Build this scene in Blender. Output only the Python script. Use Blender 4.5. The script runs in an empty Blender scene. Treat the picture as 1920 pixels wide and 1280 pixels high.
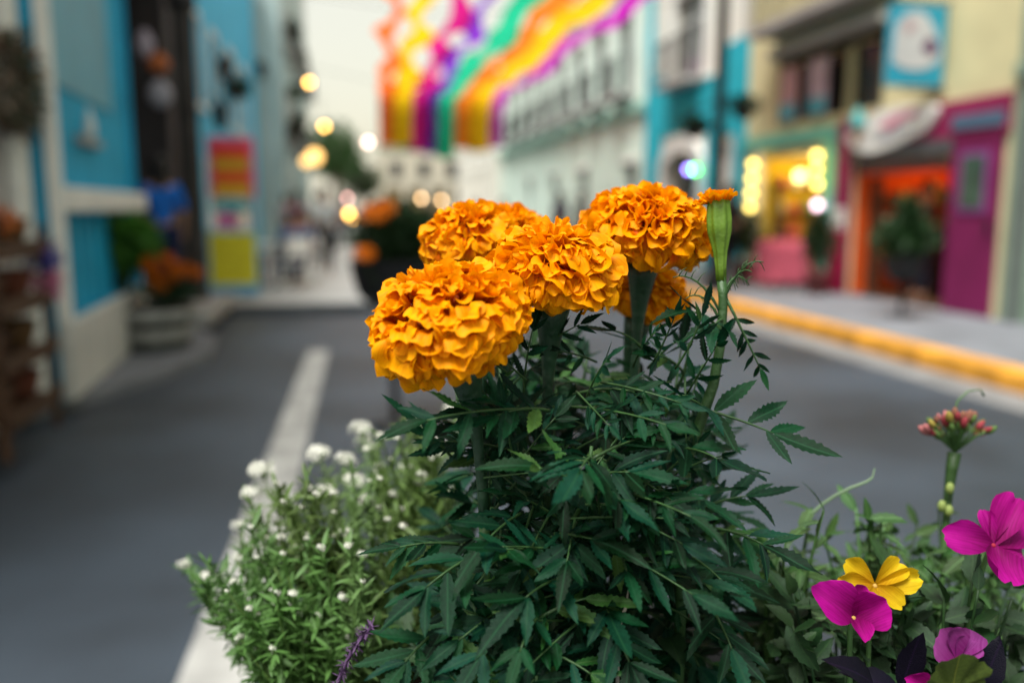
import bpy, bmesh, math, random
from mathutils import Vector, Matrix, Euler, noise
R = math.radians
V = Vector
scene = bpy.context.scene
COL = scene.collection

# ------------------------------------------------------------------ camera
CAM_H = 1.45
FPX = 1600.0
yaw, pitch = math.atan(300 / 1600.0), math.atan(250 / 1600.0)
fw = V((math.sin(yaw) * math.cos(pitch), math.cos(yaw) * math.cos(pitch), -math.sin(pitch)))
rt = V((math.cos(yaw), -math.sin(yaw), 0))
up = rt.cross(fw)
CAMPOS = V((0, 0, CAM_H))
cam_data = bpy.data.cameras.new('camera')
cam = bpy.data.objects.new('camera', cam_data)
COL.objects.link(cam)
cm = Matrix((rt, up, -fw)).transposed().to_4x4()
cm.translation = CAMPOS
cam.matrix_world = cm
cam_data.sensor_width = 36
cam_data.lens = 30
cam_data.clip_start = 0.02
cam_data.clip_end = 2000
cam_data.dof.use_dof = True
cam_data.dof.focus_distance = 0.47
cam_data.dof.aperture_fstop = 3.0
scene.camera = cam

# ------------------------------------------------------------------ sky and sun (bright overcast evening)
SUN_DIR = V((-0.29, -0.32, 0.90)).normalized()
world = bpy.data.worlds.new('World')
scene.world = world
world.use_nodes = True
wn = world.node_tree
wn.nodes.clear()
wo = wn.nodes.new('ShaderNodeOutputWorld')
bg = wn.nodes.new('ShaderNodeBackground')
sky = wn.nodes.new('ShaderNodeTexSky')
sky.sky_type = 'NISHITA'
sky.sun_disc = False
sky.sun_elevation = math.asin(SUN_DIR.z)
sky.sun_rotation = math.atan2(SUN_DIR.x, SUN_DIR.y)
sky.air_density = 1.5
sky.dust_density = 4.0
mx = wn.nodes.new('ShaderNodeMix')
mx.data_type = 'RGBA'
mx.inputs[0].default_value = 0.76
mx.inputs[7].default_value = (3.6, 3.4, 2.7, 1)      # even cream cloud layer
wn.links.new(sky.outputs[0], mx.inputs[6])
wn.links.new(mx.outputs[2], bg.inputs[0])
bg.inputs[1].default_value = 0.15
wn.links.new(bg.outputs[0], wo.inputs[0])
sun_data = bpy.data.lights.new('sun', 'SUN')
sun_data.energy = 3.3
sun_data.angle = R(25)
sun_data.color = (1.0, 0.985, 0.95)
sun = bpy.data.objects.new('sun', sun_data)
COL.objects.link(sun)
sun.rotation_euler = SUN_DIR.to_track_quat('Z', 'Y').to_euler()
sun.location = (0, -5, 30)
scene.view_settings.view_transform = 'Standard'
scene.view_settings.look = 'None'
scene.view_settings.gamma = 1
scene.view_settings.exposure = 0.84
scene.view_settings.use_curve_mapping = False
scene.cycles.use_denoising = True
scene.cycles.max_bounces = 8
scene.cycles.transparent_max_bounces = 8
scene.cycles.sample_clamp_indirect = 4

rng = random.Random(11)


def at(px, py, d):
    """point seen at photo pixel (px, py), d metres in front of the lens"""
    return CAMPOS + (fw + rt * ((px - 960) / FPX) + up * ((640 - py) / FPX)) * d


def aty(px, py, y):
    """point seen at photo pixel (px, py), y metres along the street"""
    r = fw + rt * ((px - 960) / FPX) + up * ((640 - py) / FPX)
    return CAMPOS + r * (y / r.y)


# ------------------------------------------------------------------ materials
MATS = {}


def mat(name, col, rough=0.7, var=0.12, scale=6.0, bump=0.0, bscale=40.0, spec=0.3, trans=0.0, emit=0.0, per_obj=0.0, metal=0.0, hue=0.0, coord='Object'):
    if name in MATS:
        return MATS[name]
    m = bpy.data.materials.new(name)
    m.use_nodes = True
    nt = m.node_tree
    n = nt.nodes
    L = nt.links.new
    p = n['Principled BSDF']
    p.inputs['Roughness'].default_value = rough
    p.inputs['Specular IOR Level'].default_value = spec
    p.inputs['Metallic'].default_value = metal
    tc = n.new('ShaderNodeTexCoord')
    nz = n.new('ShaderNodeTexNoise')
    nz.inputs['Scale'].default_value = scale
    nz.inputs['Detail'].default_value = 5
    L(tc.outputs[coord], nz.inputs['Vector'])
    mr = n.new('ShaderNodeMapRange')
    mr.inputs[1].default_value = 0.3
    mr.inputs[2].default_value = 0.7
    mr.inputs[3].default_value = 1 - var
    mr.inputs[4].default_value = 1 + var
    L(nz.outputs[0], mr.inputs[0])
    hsv = n.new('ShaderNodeHueSaturation')
    hsv.inputs['Color'].default_value = (*col, 1)
    last = mr.outputs[0]
    if per_obj or hue:
        oi = n.new('ShaderNodeObjectInfo')
        if per_obj:
            m2 = n.new('ShaderNodeMapRange')
            m2.inputs[3].default_value = 1 - per_obj
            m2.inputs[4].default_value = 1 + per_obj
            L(oi.outputs['Random'], m2.inputs[0])
            mm = n.new('ShaderNodeMath')
            mm.operation = 'MULTIPLY'
            L(last, mm.inputs[0])
            L(m2.outputs[0], mm.inputs[1])
            last = mm.outputs[0]
        if hue:
            fr = n.new('ShaderNodeMath')
            fr.operation = 'MULTIPLY'
            fr.inputs[1].default_value = 7.31
            L(oi.outputs['Random'], fr.inputs[0])
            f2 = n.new('ShaderNodeMath')
            f2.operation = 'FRACT'
            L(fr.outputs[0], f2.inputs[0])
            m3 = n.new('ShaderNodeMapRange')
            m3.inputs[3].default_value = 0.5 - hue
            m3.inputs[4].default_value = 0.5 + hue
            L(f2.outputs[0], m3.inputs[0])
            L(m3.outputs[0], hsv.inputs['Hue'])
    L(last, hsv.inputs['Value'])
    csock = hsv.outputs[0]
    L(csock, p.inputs['Base Color'])
    if bump:
        b = n.new('ShaderNodeBump')
        b.inputs['Strength'].default_value = bump
        b.inputs['Distance'].default_value = 0.01
        nb = n.new('ShaderNodeTexNoise')
        nb.inputs['Scale'].default_value = bscale
        nb.inputs['Detail'].default_value = 4
        L(tc.outputs[coord], nb.inputs['Vector'])
        L(nb.outputs[0], b.inputs['Height'])
        L(b.outputs[0], p.inputs['Normal'])
    if trans:
        t = n.new('ShaderNodeBsdfTranslucent')
        L(csock, t.inputs[0])
        ms = n.new('ShaderNodeMixShader')
        ms.inputs[0].default_value = trans
        L(p.outputs[0], ms.inputs[1])
        L(t.outputs[0], ms.inputs[2])
        L(ms.outputs[0], n['Material Output'].inputs[0])
    if emit:
        p.inputs['Emission Color'].default_value = (*col, 1)
        p.inputs['Emission Strength'].default_value = emit
    m['hsv'] = hsv.name
    MATS[name] = m
    return m


def leaf_mat(name, col, rib, rough=0.45, per_obj=0.3, hue=0.02, spec=0.5, trans=0.12, ribw=0.018, scale=14):
    """leaf: pale midrib along local x = 0 and side veins, mottled blade"""
    m = mat(name, col, rough, 0.25, scale, 0.25, 60, spec, trans, 0, per_obj, 0, hue)
    nt = m.node_tree
    n, L = nt.nodes, nt.links.new
    hsv = n[m['hsv']]
    tc = n.new('ShaderNodeTexCoord')
    sp = n.new('ShaderNodeSeparateXYZ')
    L(tc.outputs['Object'], sp.inputs[0])
    ab = n.new('ShaderNodeMath')
    ab.operation = 'ABSOLUTE'
    L(sp.outputs[0], ab.inputs[0])
    mr = n.new('ShaderNodeMapRange')
    mr.inputs[1].default_value = ribw * 0.4
    mr.inputs[2].default_value = ribw
    mr.inputs[3].default_value = 0.75
    mr.inputs[4].default_value = 0.0
    L(ab.outputs[0], mr.inputs[0])
    # side veins: stripes of (y - 0.9|x|)
    mu = n.new('ShaderNodeMath')
    mu.operation = 'MULTIPLY_ADD'
    mu.inputs[1].default_value = -1.0
    L(ab.outputs[0], mu.inputs[0])
    L(sp.outputs[1], mu.inputs[2])
    m9 = n.new('ShaderNodeMath')
    m9.operation = 'MULTIPLY'
    m9.inputs[1].default_value = 62
    L(mu.outputs[0], m9.inputs[0])
    sn = n.new('ShaderNodeMath')
    sn.operation = 'SINE'
    L(m9.outputs[0], sn.inputs[0])
    vr = n.new('ShaderNodeMapRange')
    vr.inputs[1].default_value = 0.82
    vr.inputs[2].default_value = 1.0
    vr.inputs[3].default_value = 0.0
    vr.inputs[4].default_value = 0.22
    L(sn.outputs[0], vr.inputs[0])
    mxx = n.new('ShaderNodeMath')
    mxx.operation = 'MAXIMUM'
    L(mr.outputs[0], mxx.inputs[0])
    L(vr.outputs[0], mxx.inputs[1])
    mix = n.new('ShaderNodeMix')
    mix.data_type = 'RGBA'
    L(mxx.outputs[0], mix.inputs[0])
    L(hsv.outputs[0], mix.inputs[6])
    mix.inputs[7].default_value = (*rib, 1)
    L(mix.outputs[2], n['Principled BSDF'].inputs['Base Color'])
    for nd in n:
        if nd.type == 'BSDF_TRANSLUCENT':
            L(mix.outputs[2], nd.inputs[0])
    return m


def petal_mat(name, col, edge, per_obj=0.16, hue=0.012, trans=0.35, rough=0.6, y0=0.2, y1=0.95):
    """petal: colour runs from the base (col) to the tip (edge) along local y, fine lengthwise streaks"""
    m = mat(name, col, rough, 0.08, 5, 0.0, 60, 0.10, trans, 0, per_obj, 0, hue)
    nt = m.node_tree
    n, L = nt.nodes, nt.links.new
    hsv = n[m['hsv']]
    tc = n.new('ShaderNodeTexCoord')
    at_ = n.new('ShaderNodeAttribute')
    at_.attribute_name = 'run'
    mr = n.new('ShaderNodeMapRange')
    mr.inputs[1].default_value = y0
    mr.inputs[2].default_value = y1
    L(at_.outputs['Fac'], mr.inputs[0])
    mp = n.new('ShaderNodeMapping')
    mp.inputs['Scale'].default_value = (38, 1.5, 1.5)
    L(tc.outputs['Object'], mp.inputs[0])
    nz = n.new('ShaderNodeTexNoise')
    nz.inputs['Scale'].default_value = 1.0
    L(mp.outputs[0], nz.inputs['Vector'])
    ad = n.new('ShaderNodeMath')
    ad.operation = 'MULTIPLY_ADD'
    ad.inputs[1].default_value = 1.5
    ad.inputs[2].default_value = -0.75
    L(nz.outputs[0], ad.inputs[0])
    a2 = n.new('ShaderNodeMath')
    a2.operation = 'ADD'
    a2.use_clamp = True
    L(ad.outputs[0], a2.inputs[0])
    L(mr.outputs[0], a2.inputs[1])
    mix = n.new('ShaderNodeMix')
    mix.data_type = 'RGBA'
    L(a2.outputs[0], mix.inputs[0])
    mix.inputs[6].default_value = (*col, 1)
    mix.inputs[7].default_value = (*edge, 1)
    L(mix.outputs[2], hsv.inputs['Color'])
    return m


def emit_mat(name, col, strength):
    m = bpy.data.materials.new(name)
    m.use_nodes = True
    n = m.node_tree.nodes
    p = n['Principled BSDF']
    p.inputs['Base Color'].default_value = (*col, 1)
    p.inputs['Emission Color'].default_value = (*col, 1)
    p.inputs['Emission Strength'].default_value = strength
    return m


M_PETAL = petal_mat('marigold_petal', (0.52, 0.085, 0.0), (0.88, 0.36, 0.0), 0.07, 0.005, 0.34, 0.55, 0.22, 0.85)  # base is naturally deeper orange, darkened further as shade in the creases
M_CORE = mat('marigold_core', (0.30, 0.05, 0.002), 0.8)
M_LEAF = leaf_mat('marigold_leaf', (0.0025, 0.030, 0.012), (0.012, 0.062, 0.026), 0.42, 0.60, 0.035, 0.15, 0.24)
M_STEM = mat('marigold_stem', (0.028, 0.075, 0.02), 0.5, 0.3, 60, 0.2, 200, 0.4, 0.05)
M_CALYX = mat('marigold_calyx', (0.014, 0.050, 0.022), 0.45, 0.3, 50, 0.2, 120, 0.5)
M_BUDGREEN = mat('bud_green', (0.10, 0.19, 0.012), 0.42, 0.3, 60, 0.15, 120, 0.5, 0.1)
M_SOIL = mat('soil', (0.02, 0.014, 0.01), 0.95, 0.5, 60, 1.0, 120, 0.1)
M_IRON = mat('black_iron', (0.012, 0.013, 0.015), 0.5, 0.25, 20, 0.2, 80, 0.5, 0, 0, 0, 0.4)
M_ALYLEAF = leaf_mat('alyssum_leaf', (0.085, 0.165, 0.036), (0.11, 0.20, 0.06), 0.55, 0.3, 0.02, 0.4, 0.25)
M_ALYWHITE = mat('alyssum_white', (0.82, 0.82, 0.74), 0.7, 0.05, 50, 0, 40, 0.2, 0.3)
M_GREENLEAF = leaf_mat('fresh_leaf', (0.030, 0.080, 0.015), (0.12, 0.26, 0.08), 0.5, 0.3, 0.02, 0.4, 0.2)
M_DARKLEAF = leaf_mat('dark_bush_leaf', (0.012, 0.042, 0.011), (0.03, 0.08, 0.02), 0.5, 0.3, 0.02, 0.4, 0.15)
M_BRIGHTLEAF = leaf_mat('bright_bush_leaf', (0.10, 0.24, 0.03), (0.15, 0.3, 0.06), 0.5, 0.3, 0.02, 0.3, 0.25)
M_MAGENTA = petal_mat('magenta_petal', (0.15, 0.001, 0.07), (0.36, 0.004, 0.21), 0.12, 0.008, 0.3)
M_PINK = petal_mat('lilac_petal', (0.18, 0.012, 0.14), (0.27, 0.05, 0.24), 0.1, 0.008, 0.3)
M_YELLOW = petal_mat('yellow_petal', (0.40, 0.20, 0.003), (0.68, 0.47, 0.012), 0.06, 0.004, 0.35)
M_PURPLELEAF = leaf_mat('purple_leaf', (0.003, 0.0025, 0.008), (0.008, 0.004, 0.016), 0.5, 0.2, 0.01, 0.12, 0.0, .018, 3)
M_GERLEAF = leaf_mat('geranium_leaf', (0.05, 0.13, 0.02), (0.10, 0.20, 0.04), 0.6, 0.2, 0.02, 0.3, 0.15)


# ------------------------------------------------------------------ mesh and object helpers
WORLD = {}


def mesh_of(name, verts, faces, m=None, smooth=True, run=None):
    me = bpy.data.meshes.new(name)
    me.from_pydata([tuple(v) for v in verts], [], faces)
    if smooth:
        me.polygons.foreach_set('use_smooth', [True] * len(me.polygons))
    if run is not None:
        a = me.attributes.new('run', 'FLOAT', 'POINT')
        a.data.foreach_set('value', run)
    if m is not None:
        me.materials.append(m)
    me.update()
    return me


def obj(name, me, parent=None, M=None, kind=None, world=True):
    o = bpy.data.objects.new(name, me)
    COL.objects.link(o)
    if M is None:
        M = Matrix.Identity(4)
        world = False if parent else True
    if parent is not None:
        o.parent = parent
        pw = WORLD[parent.name]
        if world:
            W = M
            o.matrix_basis = pw.inverted() @ M
        else:
            W = pw @ M
            o.matrix_basis = M
    else:
        W = M
        o.matrix_basis = M
    WORLD[o.name] = W.copy()
    if kind:
        o['kind'] = kind
    return o


def tag(o, label, cat, group=None):
    o['label'] = label
    o['category'] = cat
    if group:
        o['group'] = group
    return o


def thing(name, label, cat, loc, rz=0.0, group=None):
    M = Matrix.Translation(V(loc)) @ Matrix.Rotation(rz, 4, 'Z')
    return tag(obj(name, None, None, M), label, cat, group)


def frame(origin, y, z, s=1.0):
    """matrix whose Y axis runs along y and whose Z axis is as near z as may be"""
    y = V(y).normalized()
    x = y.cross(V(z))
    if x.length < 1e-6:
        x = y.orthogonal()
    x.normalize()
    zz = x.cross(y)
    m = Matrix((x * s, y * s, zz * s)).transposed().to_4x4()
    m.translation = origin
    return m


def tube_data(pts, radii, sides=8, cap=True):
    pts = [V(p) for p in pts]
    vs, fs = [], []
    n = len(pts)
    prev = None
    for i, p in enumerate(pts):
        d = (pts[min(i + 1, n - 1)] - pts[max(i - 1, 0)])
        d = d.normalized() if d.length > 1e-9 else V((0, 0, 1))
        if prev is None:
            a = d.orthogonal().normalized()
        else:
            a = (prev - d * prev.dot(d))
            a = a.normalized() if a.length > 1e-9 else d.orthogonal().normalized()
        prev = a
        b = d.cross(a)
        r = radii[i] if isinstance(radii, (list, tuple)) else radii
        for k in range(sides):
            t = 2 * math.pi * k / sides
            vs.append(p + a * (math.cos(t) * r) + b * (math.sin(t) * r))
    for i in range(n - 1):
        for k in range(sides):
            k2 = (k + 1) % sides
            fs.append((i * sides + k, i * sides + k2, (i + 1) * sides + k2, (i + 1) * sides + k))
    if cap:
        fs.append(tuple(range(sides - 1, -1, -1)))
        fs.append(tuple((n - 1) * sides + k for k in range(sides)))
    return vs, fs


def bez(p0, p1, p2, p3, n=10):
    out = []
    for i in range(n + 1):
        t = i / n
        out.append(p0 * (1 - t) ** 3 + p1 * 3 * t * (1 - t) ** 2 + p2 * 3 * t * t * (1 - t) + p3 * t ** 3)
    return out


def tube(name, pts, radii, m, parent=None, sides=8):
    """tube given in world points; its mesh sits at its first point"""
    o0 = V(pts[0])
    vs, fs = tube_data([V(p) - o0 for p in pts], radii, sides)
    return obj(name, mesh_of(name, vs, fs, m), parent, Matrix.Translation(o0))


def lathe_data(prof, seg=24, rib=0, ribamp=0.0):
    vs, fs = [], []
    for (r, z) in prof:
        for k in range(seg):
            t = 2 * math.pi * k / seg
            rr = r * (1 + ribamp * math.cos(rib * t)) if rib else r
            vs.append((rr * math.cos(t), rr * math.sin(t), z))
    n = len(prof)
    for i in range(n - 1):
        for k in range(seg):
            k2 = (k + 1) % seg
            fs.append((i * seg + k, i * seg + k2, (i + 1) * seg + k2, (i + 1) * seg + k))
    fs.append(tuple(range(seg - 1, -1, -1)))
    fs.append(tuple((n - 1) * seg + k for k in range(seg)))
    return vs, fs


def lathe(name, prof, m, parent=None, M=None, seg=24, world=True, **kw):
    vs, fs = lathe_data(prof, seg, **kw)
    return obj(name, mesh_of(name, vs, fs, m), parent, M, world=world)


def box_me(name, x, y, z, m, bevel=0.0):
    bm = bmesh.new()
    bmesh.ops.create_cube(bm, size=1)
    for v in bm.verts:
        v.co = V(((x[0] + x[1]) / 2 + v.co.x * (x[1] - x[0]), (y[0] + y[1]) / 2 + v.co.y * (y[1] - y[0]), (z[0] + z[1]) / 2 + v.co.z * (z[1] - z[0])))
    if bevel:
        bmesh.ops.bevel(bm, geom=bm.edges[:], offset=bevel, segments=2, affect='EDGES', profile=0.5)
    me = bpy.data.meshes.new(name)
    bm.to_mesh(me)
    bm.free()
    me.materials.append(m)
    return me


def box(name, x, y, z, m, parent=None, bevel=0.0, kind=None):
    """box in the parent's own axes (or in the world)"""
    return obj(name, box_me(name, x, y, z, m, bevel), parent, None, kind)


def prism(name, pts2, y0, y1, m, parent=None, bevel=0.0):
    """outline in local x,z pushed from y0 to y1"""
    n = len(pts2)
    vs = [(p[0], y0, p[1]) for p in pts2] + [(p[0], y1, p[1]) for p in pts2]
    fs = [tuple(range(n)), tuple(range(2 * n - 1, n - 1, -1))]
    for i in range(n):
        j = (i + 1) % n
        fs.append((i, i + n, j + n, j))
    return obj(name, mesh_of(name, vs, fs, m, False), parent)


def sheet(name, pts, m, kind='structure', thick=0.0):
    """flat slab on the ground: outline in world x,y at height z0 = pts[i][2], going down by thick"""
    n = len(pts)
    if thick:
        vs = [V(p) for p in pts] + [V(p) - V((0, 0, thick)) for p in pts]
        fs = [tuple(range(n))] + [(i, i + n, (i + 1) % n + n, (i + 1) % n) for i in range(n)]
    else:
        vs, fs = [V(p) for p in pts], [tuple(range(n))]
    me = mesh_of(name, vs, fs, m, False)
    bm = bmesh.new()
    bm.from_mesh(me)
    bmesh.ops.recalc_face_normals(bm, faces=bm.faces[:])
    if thick:
        ed = [e for e in bm.edges if all(abs(v.co.z - pts[0][2]) < 1e-6 for v in e.verts)]
        bmesh.ops.bevel(bm, geom=ed, offset=min(0.015, thick * .4), segments=2, affect='EDGES', profile=0.5)
    bm.to_mesh(me)
    bm.free()
    return obj(name, me, None, None, kind)


def ball(name, c, r, m, parent=None, sub=2, squash=(1, 1, 1)):
    bm = bmesh.new()
    bmesh.ops.create_icosphere(bm, subdivisions=sub, radius=1)
    for v in bm.verts:
        v.co = V((v.co.x * r * squash[0], v.co.y * r * squash[1], v.co.z * r * squash[2]))
    me = bpy.data.meshes.new(name)
    bm.to_mesh(me)
    bm.free()
    me.polygons.foreach_set('use_smooth', [True] * len(me.polygons))
    me.materials.append(m)
    return obj(name, me, parent, Matrix.Translation(V(c)))


# ------------------------------------------------------------------ THE STREET
def asphalt():
    m = mat('asphalt', (0.030, 0.043, 0.060), 0.50, 0.55, 0.7, 0.5, 160, 0.55)
    nt = m.node_tree
    n, L = nt.nodes, nt.links.new
    hsv = n[m['hsv']]
    tc = n.new('ShaderNodeTexCoord')
    a = n.new('ShaderNodeTexNoise')
    a.inputs['Scale'].default_value = 220
    a.inputs['Detail'].default_value = 2
    L(tc.outputs['Object'], a.inputs['Vector'])
    mr = n.new('ShaderNodeMapRange')
    mr.inputs[1].default_value = 0.35
    mr.inputs[2].default_value = 0.7
    mr.inputs[3].default_value = 0.7
    mr.inputs[4].default_value = 1.35
    L(a.outputs[0], mr.inputs[0])
    mix = n.new('ShaderNodeMix')
    mix.data_type = 'RGBA'
    mix.blend_type = 'MULTIPLY'
    mix.inputs[0].default_value = 1
    L(hsv.outputs[0], mix.inputs[6])
    L(mr.outputs[0], mix.inputs[7])
    L(mix.outputs[2], n['Principled BSDF'].inputs['Base Color'])
    return m


M_ASPH = asphalt()
M_LINE = mat('road_paint', (0.34, 0.34, 0.325), 0.75, 0.30, 5, 0.3, 90)
M_PAVE = mat('pale_paving', (0.40, 0.41, 0.40), 0.8, 0.15, 2.5, 0.3, 30)
M_WALK = mat('grey_paving', (0.17, 0.18, 0.20), 0.8, 0.18, 2.0, 0.3, 30)
M_KERBY = mat('yellow_kerb', (0.56, 0.26, 0.03), 0.7, 0.4, 3, 0.4, 40, .3, 0, 0, .12)
M_CONC = mat('concrete', (0.34, 0.34, 0.33), 0.85, 0.15, 4, 0.3, 40)

obj('ground', mesh_of('ground', [(-300, -60, 0), (300, -60, 0), (300, 600, 0), (-300, 600, 0)], [(0, 1, 2, 3)], M_ASPH), None, None, 'structure')
sheet('road_line', [(-0.60, 0.6, .004), (-0.37, 0.6, .004), (-0.255, 8.9, .004), (-0.465, 8.9, .004)], M_LINE)
sheet('gutter', [(4.70, -6, .004), (5.14, -6, .004), (5.14, 70, .004), (4.70, 70, .004)], mat('worn_gutter', (.19, .19, .19), .8, .3, 2.5, .3, 40))
kb = box('kerb', (5.17, 5.395), (-6, 70), (-.05, .13), M_CONC, None, 0, 'structure')
ks = box_me('kerb_stone', (-.13, .13), (-.493, .493), (-.02, .16), M_KERBY, .022)
r_ = random.Random(2)
for k in range(72):
    obj('kerb_stone', ks, kb, Matrix.Translation((5.268 + r_.uniform(-.006, .006), -5.5 + k, r_.uniform(-.004, .004))) @ Matrix.Rotation(r_.uniform(-.006, .006), 4, 'Z'))
box('pavement', (5.402, 9.2), (-6, 70), (-.05, .15), M_WALK, None, 0, 'structure')
# raised walking zone beyond the crossing, and the kerbed corner by the near shop
sheet('walkway', [(-6, 12.2, .14), (0.30, 12.2, .14), (0.62, 13.0, .14), (0.95, 70, .14), (-6, 70, .14)], M_PAVE, 'structure', .18)
box('walkway_edge_shade', (-2.3, .28), (12.06, 12.19), (-.02, .136), mat('kerb_face_shade', (.07, .08, .09), .8, .3, 5), None, .012, 'structure')  # added strip; the shade on the walkway's front face is in its dark colour
sheet('corner_pavement', [(-9, 4.0, .10), (-2.75, 5.0, .10), (-1.60, 7.5, .10), (-1.36, 8.6, .10), (-1.45, 9.5, .10), (-2.3, 11.3, .10), (-9, 11.9, .10)], M_WALK, 'structure', .14)


# ------------------------------------------------------------------ buildings
def building(name, label, p0, side, length, height, depth, wallmat, openings=(), rz=0.0):
    """Empty whose local x runs along the wall, -y faces the street, z up. side -1 = left of the street, +1 = right (x then runs towards the camera)"""
    rot = (R(90) if side < 0 else R(-90)) + rz
    b = thing(name, label, 'building', p0, rot)
    xs = sorted({0, length, *[o[0] for o in openings], *[o[1] for o in openings]})
    zs = sorted({0, height, *[o[2] for o in openings], *[o[3] for o in openings]})
    vs, fs, idx = [], [], {}

    def vid(x, y, z):
        k = (round(x, 4), round(y, 4), round(z, 4))
        if k not in idx:
            idx[k] = len(vs)
            vs.append(k)
        return idx[k]
    for i in range(len(xs) - 1):
        for j in range(len(zs) - 1):
            cx, cz = (xs[i] + xs[i + 1]) / 2, (zs[j] + zs[j + 1]) / 2
            if any(o[0] < cx < o[1] and o[2] < cz < o[3] for o in openings):
                continue
            fs.append((vid(xs[i], 0, zs[j]), vid(xs[i + 1], 0, zs[j]), vid(xs[i + 1], 0, zs[j + 1]), vid(xs[i], 0, zs[j + 1])))
    for o in openings:
        d = o[4] if len(o) > 4 else 0.22
        c = [(o[0], o[2]), (o[1], o[2]), (o[1], o[3]), (o[0], o[3])]
        for a in range(4):
            (x0, z0), (x1, z1) = c[a], c[(a + 1) % 4]
            fs.append((vid(x0, 0, z0), vid(x0, d, z0), vid(x1, d, z1), vid(x1, 0, z1)))
        fs.append(tuple(vid(x, d, z) for x, z in c))
    a, bb = vid(0, depth, 0), vid(0, depth, height)
    c, d = vid(length, depth, 0), vid(length, depth, height)
    fs += [(vid(0, 0, 0), vid(0, 0, height), bb, a), (vid(length, 0, 0), c, d, vid(length, 0, height)), (a, bb, d, c), (vid(0, 0, height), vid(length, 0, height), d, bb)]
    obj('wall', mesh_of('wall', vs, fs, wallmat, False), b, Matrix.Identity(4), world=False)
    return b


M_GLASS = mat('dark_glass', (0.018, 0.022, 0.026), 0.12, 0.1, 2, 0, 40, 0.6)
M_WHITE = mat('white_trim', (0.76, 0.76, 0.72), 0.7, 0.08, 5, 0.2, 40)
M_CREAMW = mat('cream_wall', (0.62, 0.57, 0.33), 0.85, 0.12, 1.4, 0.3, 30)
M_PALEG = mat('pale_green_wall', (0.22, 0.30, 0.23), 0.85, 0.14, 1.4, 0.3, 30)
M_TEAL = mat('teal_wall', (0.015, 0.40, 0.50), 0.8, 0.12, 1.6, 0.3, 30)
M_MINT = mat('mint_wall', (0.66, 0.80, 0.71), 0.85, 0.10, 1.0, 0.3, 30)
M_MINTBAND = mat('mint_band', (0.14, 0.46, 0.36), 0.8, 0.10, 2, 0.2, 30)
M_OFFW = mat('off_white_wall', (0.72, 0.70, 0.62), 0.85, 0.10, 1.2, 0.3, 30)
M_BLUE = mat('blue_wall', (0.008, 0.34, 0.56), 0.75, 0.16, 1.8, 0.25, 24)
M_MAG = mat('magenta_paint', (0.25, 0.014, 0.075), 0.7, 0.18, 2, 0.2, 30)
M_PURP = mat('purple_paint', (0.16, 0.008, 0.068), 0.7, 0.16, 2, 0.2, 30)
M_LILAC = mat('lilac_paint', (0.20, 0.06, 0.22), 0.7, 0.12, 2, 0.2, 30)
M_SHUT = mat('steel_shutter', (0.07, 0.075, 0.08), 0.55, 0.1, 6, 0.2, 40, 0.5)
M_ORWALL = mat('orange_plaster', (0.70, 0.095, 0.010), 0.8, 0.2, 2, 0.2, 20)
M_YEWALL = mat('yellow_plaster', (0.80, 0.56, 0.03), 0.8, 0.15, 2, 0.2, 20)
M_DARKWOOD = mat('dark_wood', (0.04, 0.026, 0.018), 0.7, 0.3, 6, 0.4, 30)
M_WOOD = mat('brown_wood', (0.07, 0.035, 0.018), 0.7, 0.3, 6, 0.4, 30)


def window(b, x0, x1, z0, z1, rec=0.18, fm=M_WHITE, gm=M_GLASS, fw_=0.08, sill=True, cross=True):
    w = box('window', (x0 - fw_, x1 + fw_), (-0.05, -0.004), (z1 + 0.002, z1 + fw_ * 1.4), fm, b)
    box('frame', (x0 - fw_, x0 - .001), (-0.05, -0.004), (z0, z1), fm, w)
    box('frame', (x1 + .001, x1 + fw_), (-0.05, -0.004), (z0, z1), fm, w)
    if sill:
        box('sill', (x0 - fw_ - .05, x1 + fw_ + .05), (-0.12, -0.004), (z0 - 0.09, z0 - .002), fm, w, 0.01)
    box('pane', (x0 + .004, x1 - .004), (rec - 0.03, rec - 0.01), (z0 + .004, z1 - .004), gm, w)
    if cross:
        xm = (x0 + x1) / 2
        box('mullion', (xm - .025, xm + .025), (rec - 0.07, rec - 0.034), (z0 + .005, z1 - .005), fm, w)
        zm = z0 + (z1 - z0) * .7
        box('transom', (x0 + .006, x1 - .006), (rec - 0.066, rec - 0.036), (zm - .02, zm + .02), fm, w)
    return w


def railing(b, x0, x1, z0, h=0.95, out=0.55, step=0.14):
    s = box('balcony', (x0, x1), (-out, -0.006), (z0 - .14, z0), M_CONC, b, 0.01)
    box('handrail', (x0, x1), (-out, -out + .04), (z0 + h - .04, z0 + h), M_IRON, s)
    n = max(2, int((x1 - x0) / step))
    me = box_me('baluster', (-.01, .01), (-out + .01, -out + .03), (z0 + .002, z0 + h - .042), M_IRON)
    for k in range(n + 1):
        obj('baluster', me, s, Matrix.Translation((x0 + .02 + (x1 - x0 - .04) * k / n, 0, 0)), world=False)
    for xx in (x0 + .02, x1 - .02):
        box('side_rail', (xx - .012, xx + .012), (-out + .042, -.008), (z0 + h - .03, z0 + h - .002), M_IRON, s)
    return s


def cornice(b, x0, x1, z0, z1, out, m):
    return box('cornice', (x0, x1), (-out, -.004), (z0, z1), m, b, min(.02, (z1 - z0) * .3))


# --- right side, wall plane x = 7.5 ; local x = y_far - y
RX = 7.5
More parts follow.
